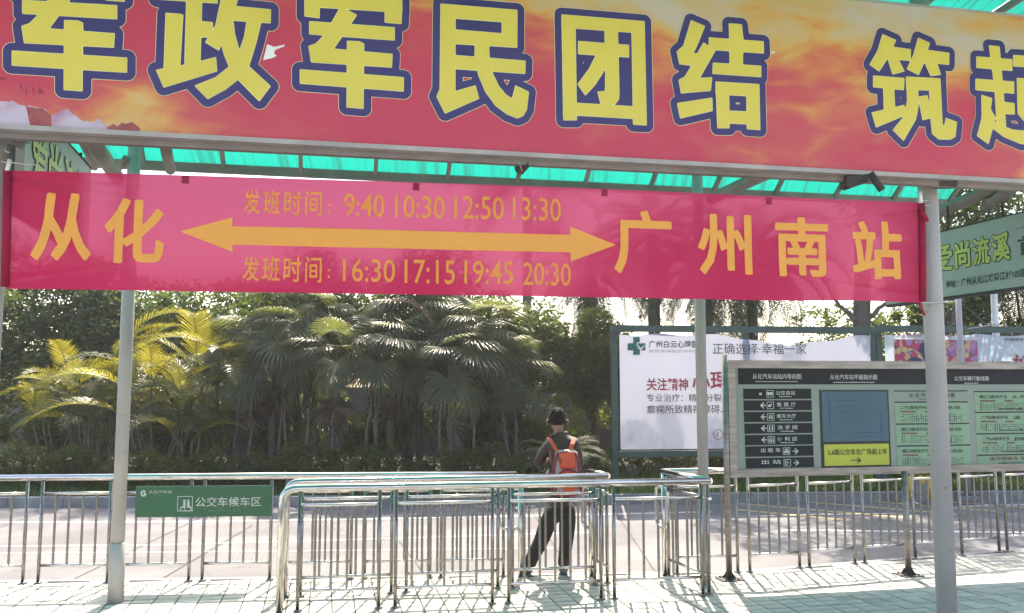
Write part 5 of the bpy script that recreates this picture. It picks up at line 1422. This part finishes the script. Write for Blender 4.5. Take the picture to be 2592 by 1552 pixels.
# arching shrub behind the man
g = AT(1420, 1150, 15.9); t = thing('sago_shrub', (g.x, 15.9, .1), 'spiky arching shrub on the verge directly behind the standing man', 'shrub')
rngs = np.random.default_rng(3)
MB().tube([(g.x, 15.9, .05), (g.x, 15.9, .62)], [.09, .07], 10).build('trunk', M['bark'], t)
for k in range(18): frond(('arecag', rngs.integers(3)), t, Vector((0, 0, .5)), k*2.399, rngs.uniform(.2, 1.1), rngs.uniform(.5, .68))
# fallen frond on the road
ff_ = g1(1200, 1290); t = thing('fallen_frond', (ff_.x, ff_.y, -.06), 'fallen pale palm frond lying on the road seen through the queue barriers', 'palm frond')
pm_ = pinnate_proto(1.1, .25, 14, .22, 99, w=.03, hang=.1); pm_.v = [(x*1.0, y*1.6, abs(z)*.5+.015) for x, y, z in pm_.v]
o = MB(); o.v = pm_.v; o.f = pm_.f; o.sm = pm_.sm
o2 = npmesh('leaflets', np.array(pm_.v), np.array([f for f in pm_.f if len(f) == 4]), mat('pale_frond', (.5, .48, .36), None, 3, rough=.5), t); o2.rotation_euler = (0, 0, math.radians(-15))

# ================================================================= the man
YP = G(1425, 1457).y
def skin_mesh(name, chains, mt, root, sub=2, root_v=0):
    """chains: list of lists of (point, radius); points shared by equal coordinates become one vertex"""
    V = []; E = []; R = []; idx = {}
    for ch in chains:
        prev = None
        for p, r in ch:
            k = (round(p[0], 4), round(p[1], 4), round(p[2], 4))
            if k not in idx: idx[k] = len(V); V.append(tuple(p)); R.append(r)
            i = idx[k]
            if prev is not None and prev != i: E.append((prev, i))
            prev = i
    b = root.location; me = bpy.data.meshes.new(name)
    me.from_pydata([(v[0]-b.x, v[1]-b.y, v[2]-b.z) for v in V], E, [])
    ob = bpy.data.objects.new(name+'_tmp', me); COL.objects.link(ob)
    ob.modifiers.new('s', 'SKIN'); sm = ob.modifiers.new('ss', 'SUBSURF'); sm.levels = sub; sm.render_levels = sub
    sv = me.skin_vertices[0].data
    for i, r in enumerate(R):
        rr = r if isinstance(r, tuple) else (r, r); sv[i].radius = rr; sv[i].use_root = (i == root_v)
    dg = bpy.context.evaluated_depsgraph_get(); dg.update()
    m2 = bpy.data.meshes.new_from_object(ob.evaluated_get(dg)); m2.name = name
    COL.objects.unlink(ob); bpy.data.objects.remove(ob)
    for p in m2.polygons: p.use_smooth = True
    m2.materials.clear(); m2.materials.append(mt)
    o = bpy.data.objects.new(name, m2); COL.objects.link(o); o.parent = root; return o
def Wp(px, py, dy=0.0): 
    p = AT(px, py, YP); return Vector((p.x, p.y+dy, p.z))
man = thing('person', (Wp(1415, 1457).x, YP, 0), 'man in a dark brown jacket and dark trousers standing with his back turned, head bowed', 'person')
pel = Wp(1416, 1285); sp1 = Wp(1419, 1235, -.01); sp2 = Wp(1422, 1180, -.02); sp3 = Wp(1422, 1132, -.01); nk = Wp(1416, 1102, .01); nk2 = Wp(1413, 1088, .035)
shl, shr = Wp(1391, 1124, .0), Wp(1454, 1124, .0)
ell, elr = Wp(1361, 1176, .02), Wp(1465, 1180, .04)
wrl, wrr = Wp(1380, 1172, .27), Wp(1444, 1172, .28)
hpl, hpr = Wp(1397, 1300), Wp(1437, 1300)
knl, knr = Wp(1371, 1372, .04), Wp(1434, 1372, .03)
anl, anr = Wp(1342, 1441, .02), Wp(1427, 1441, .02)
tol, tor = anl + Vector((-.10, .15, -.045)), anr + Vector((0.0, .19, -.045))
anl.z = anr.z = .09; tol.z = tor.z = .035
def hand(w, d, side):
    """palm and five bent fingers; d is the forearm direction"""
    d = d.normalized(); s = Vector((side, 0, 0)); palm = w + d*.075
    ch = [[(w, .026), (w+d*.04, .030), (palm, .032)]]
    for k, (o, l) in enumerate(((-.03, .065), (-.01, .075), (.012, .07), (.032, .055))):
        b = palm + s*o; ch.append([(palm, .032), (b+d*.02, .010), (b+d*.045-Vector((0, 0, .012)), .009), (b+d*(.02+l*.6)-Vector((0, 0, .04)), .008)])
    th = w + d*.035; ch.append([(th + Vector((0, 0, 0)), .02), (th - s*.035+d*.02, .011), (th - s*.045+d*.05, .010)])
    return ch
hd = [(nk2, .052), (Wp(1412, 1078, .055), .074), (Wp(1411.5, 1066, .06), .086), (Wp(1411, 1056, .055), .082), (Wp(1411, 1050, .05), .060)]
body = [[(pel, .10), (sp1, .095), (sp2, .11), (sp3, .10), (nk, .055), (nk2, .052)], hd,
        [(sp3, .11), (shl, .058), (ell, .04), (wrl, .026)], [(sp3, .11), (shr, .058), (elr, .04), (wrr, .026)],
        [(pel, .10), (hpl, .07), (knl, .05), (anl, .035), (tol, .035)], [(pel, .10), (hpr, .07), (knr, .05), (anr, .035), (tor, .035)]]
skin_mesh('body', body + hand(wrl, wrl-ell, 1) + hand(wrr, wrr-elr, -1), M['skin'], man)
skin_mesh('jacket', [[(Wp(1416, 1288), (.16, .13)), (Wp(1416, 1272), (.165, .13)), (Wp(1418, 1250), (.155, .12)), (sp1, (.145, .115)), (sp2, (.155, .125)), (sp3, (.14, .11)), (nk, (.082, .075)), (Wp(1414, 1095, .02), .07)],
        [(sp3, (.14, .11)), (shl, .078), ((shl+ell)/2+Vector((-.008, 0, 0)), .066), (ell, .060), ((ell+wrl)/2, .05), (wrl, .042)],
        [(sp3, (.14, .11)), (shr, .078), ((shr+elr)/2+Vector((.008, 0, 0)), .066), (elr, .060), ((elr+wrr)/2, .05), (wrr, .042)]], M['jacket'], man)
skin_mesh('trousers', [[(Wp(1416, 1262), .125), (pel, .14), (hpl, .115), ((hpl+knl)/2+Vector((-.01, 0, 0)), .102), (knl, .086), ((knl+anl)/2+Vector((-.02, 0, 0)), .082), (anl+Vector((0, 0, .05)), .074), (anl+Vector((0, 0, -.01)), .074)],
        [(pel, .14), (hpr, .115), ((hpr+knr)/2, .100), (knr, .082), ((knr+anr)/2, .074), (anr+Vector((0, 0, .05)), .070), (anr+Vector((0, 0, -.01)), .070)]], M['trousers'], man)
for a, t_ in ((anl, tol), (anr, tor)):
    skin_mesh('shoe', [[(a+Vector((0, -.03, -.03)), .052), (a.lerp(t_, .5)+Vector((0, 0, -.02)), .052), (t_+Vector((0, 0, .008)), (.05, .038))]], M['shoe'], man)
# hair: a shell over the back and top of the head, cut above the neck; ears
hc = Wp(1411, 1063, .052); rngh = np.random.default_rng(2); vs = []; fs = []; nu, nv = 28, 16
for j in range(nv+1):
    th = math.pi*(j/nv)*.66
    for i in range(nu):
        a = 2*math.pi*i/nu; back = -math.sin(a)
        r = .108*(1+.05*math.sin(a*7+j)+.06*rngh.uniform(-1, 1)); thj = th*(1.12 if back > -.3 else .72); r *= 1-.17*(j/nv)**2.5
        vs.append(hc + Vector((math.cos(a)*math.sin(thj)*r*.92, math.sin(a)*math.sin(thj)*r*1.08, math.cos(thj)*r*1.13 + .012)))
for j in range(nv):
    for i in range(nu): fs.append((j*nu+i, j*nu+(i+1) % nu, (j+1)*nu+(i+1) % nu, (j+1)*nu+i))
hm = MB().add(vs, fs, True)
for k in range(420):
    a = rngh.uniform(0, 6.28); th = rngh.uniform(.1, 1.9); r = .113; thj = th*(1 if -math.sin(a) > -.3 else .72)
    p = hc + Vector((math.cos(a)*math.sin(thj)*r*.92, math.sin(a)*math.sin(thj)*r*1.08, math.cos(thj)*r*1.13+.012)); d = (p-hc).normalized()
    e = p + d*.014 + Vector(rngh.normal(size=3))*.013 - Vector((0, 0, .012)); s = d.orthogonal().normalized()*.003
    b = len(hm.v); hm.v += [tuple(p-s), tuple(p+s), tuple(e)]; hm.f.append((b, b+1, b+2)); hm.sm.append(False)
for k in range(90):
    a = rngh.uniform(.6, 5.6); p = hc + Vector((math.cos(a)*.05, math.sin(a)*.05, .105)) + Vector(rngh.normal(size=3))*.012
    e = p + Vector((math.cos(a)*.03, math.sin(a)*.03, rngh.uniform(.0, .028))); sdv = Vector((.004, .002, 0)); b = len(hm.v)
    hm.v += [tuple(p-sdv), tuple(p+sdv), tuple(e)]; hm.f.append((b, b+1, b+2)); hm.sm.append(False)
hm.build('hair', M['hair'], man)
for sx in (-1, 1):
    c = hc + Vector((sx*.098, .0, -.030)); mb = MB()
    mb.tube([c + Vector((0, .004, .03)), c + Vector((sx*.014, -.012, .022)), c + Vector((sx*.016, -.012, -.005)), c + Vector((sx*.004, 0, -.03))], [.006, .012, .011, .006], 8)
    mb.build('ear', M['skin'], man)
# face on the far side: nose and eyes
mb = MB(); f = hc + Vector((0, .094, -.02)); mb.add([f+Vector((-.012, .0, -.015)), f+Vector((.012, 0, -.015)), f+Vector((0, .028, -.015)), f+Vector((0, .004, .03))], [(0, 1, 2), (0, 2, 3), (1, 3, 2)]); mb.build('nose', M['skin'], man)
for sx in (-1, 1): MB().tube([hc+Vector((sx*.03, .090, .005)), hc+Vector((sx*.03, .098, .005))], [.011, .006], 10).build('eye', M['hair'], man)
MB().box(hc+Vector((0, .088, -.055)), (.045, .012, .008)).build('mouth', mat('lips', (.3, .12, .1), None, 3), man)
# phone in hands
ph = thing('phone', (wrl+wrr)/2 + Vector((0, .12, .03)), 'small dark phone held in front of the man with the orange backpack', 'phone')
MB().box(ph.location, (.075, .012, .14), Matrix.Rotation(-.7, 3, 'X')).build('case', M['black'], ph)
# backpack
bp_ = thing('backpack', Wp(1432, 1200, -.15), 'orange and pale grey backpack with crimson piping worn by the standing man', 'backpack')
def lump(pts, d0, d1, m, nm, bul=.6):
    """outline from points on the man's back plane, domed between d0 (front) and d1 (back)"""
    P = [Wp(x, y, 0) for x, y in pts]; c = sum(P, Vector())/len(P); vs = []; fs = []; n = len(P); lev = ((1.0, d0), (1.0, d0+(d1-d0)*.55), (.94, d0+(d1-d0)*.85), (.80, d1), (.4, d1-.012*0))
    for k, d in lev:
        for p in P: q = c + (p-c)*k; vs.append(Vector((q.x, YP+d, q.z)))
    for r in range(len(lev)-1):
        for i in range(n): fs.append((r*n+i, r*n+(i+1) % n, (r+1)*n+(i+1) % n, (r+1)*n+i))
    fs.append(tuple((len(lev)-1)*n+i for i in range(n)))
    return MB().add(vs, fs, True).build(nm, m, bp_)
lump([(1404, 1142), (1412, 1137), (1432, 1135), (1452, 1137), (1459, 1142), (1464, 1170), (1468, 1205), (1466, 1235), (1456, 1246), (1432, 1248), (1408, 1246), (1398, 1235), (1396, 1205), (1400, 1170)], -.10, -.20, M['greynylon'], 'body')
lump([(1412, 1142), (1432, 1140), (1451, 1142), (1454, 1160), (1456, 1182), (1432, 1184), (1415, 1182), (1411, 1160)], -.185, -.225, M['orange'], 'upper_panel')
lump([(1419, 1186), (1432, 1184), (1450, 1186), (1454, 1215), (1455, 1236), (1432, 1239), (1422, 1236), (1420, 1215)], -.185, -.24, M['orange'], 'pocket')
def piping(pts, dy, r=.011): MB().tube([Wp(x, y, dy) for x, y in pts], r, 8).build('piping', M['crimson'], bp_)
piping([(1396, 1236), (1397, 1200), (1402, 1160), (1408, 1145), (1432, 1141), (1454, 1145), (1460, 1160), (1465, 1200), (1467, 1236)], -.20, .016)
piping([(1404, 1238), (1407, 1215), (1413, 1194), (1422, 1186), (1440, 1185), (1453, 1188), (1461, 1200), (1464, 1220), (1465, 1238)], -.232, .010)
piping([(1400, 1247), (1432, 1250), (1464, 1247)], -.185, .014)
for P in ([(1388, 1107), (1398, 1122), (1408, 1140)], [(1452, 1108), (1447, 1122), (1440, 1140)]):
    vs = []; 
    for (x, y), dy in zip(P, (-.055, -.125, -.165)):
        for dx in (-5.5, 5.5): vs.append(Wp(x+dx, y, dy))
    for (x, y), dy in zip(P, (-.04, -.105, -.15)):
        for dx in (-5.5, 5.5): vs.append(Wp(x+dx, y, dy))
    MB().add(vs, [(0, 1, 3, 2), (2, 3, 5, 4), (6, 8, 9, 7), (8, 10, 11, 9), (0, 6, 7, 1), (0, 2, 8, 6), (2, 4, 10, 8), (1, 7, 9, 3), (3, 9, 11, 5)]).build('shoulder_strap', M['orange'], bp_)
MB().box(Wp(1417, 1163, -.226), (.012, .006, .05)).build('zip_pull', M['ink'], bp_); MB().box(Wp(1410.5, 1158, -.222), (.008, .006, .045)).build('zip_pull', M['ink'], bp_)
MB().box(Wp(1432, 1164, -.227), (.035, .004, .012)).build('logo_patch', mat('patch', (.5, .08, .03), None, 3), bp_)
bt = thing('water_bottle', Wp(1387, 1200, -.10), 'clear and silver bottle in the side pocket of the orange backpack', 'bottle')
MB().tube([Wp(1387, 1216, -.10), Wp(1387, 1196, -.10), Wp(1387, 1192, -.10), Wp(1387, 1187, -.10)], [.03, .03, .017, .017], 14).build('flask', M['steel'], bt)

# ================================================================= thin volume added for the lens flare that veils the dark tones
hz = MB().box((0, 15, 4.3), (90, 60, 11.4)).build('haze', None)
hm_ = bpy.data.materials.new('flare_veil'); hm_.use_nodes = True; nt = hm_.node_tree; nt.nodes.remove(nt.nodes['Principled BSDF'])
pv_ = nt.nodes.new('ShaderNodeVolumePrincipled'); pv_.inputs['Color'].default_value = (0.95, 0.95, 0.97, 1); pv_.inputs['Density'].default_value = 0.0013; pv_.inputs['Anisotropy'].default_value = 0.35
nt.links.new(pv_.outputs[0], nt.nodes['Material Output'].inputs['Volume'])
hz.data.materials.clear(); hz.data.materials.append(hm_); stuff(hz)
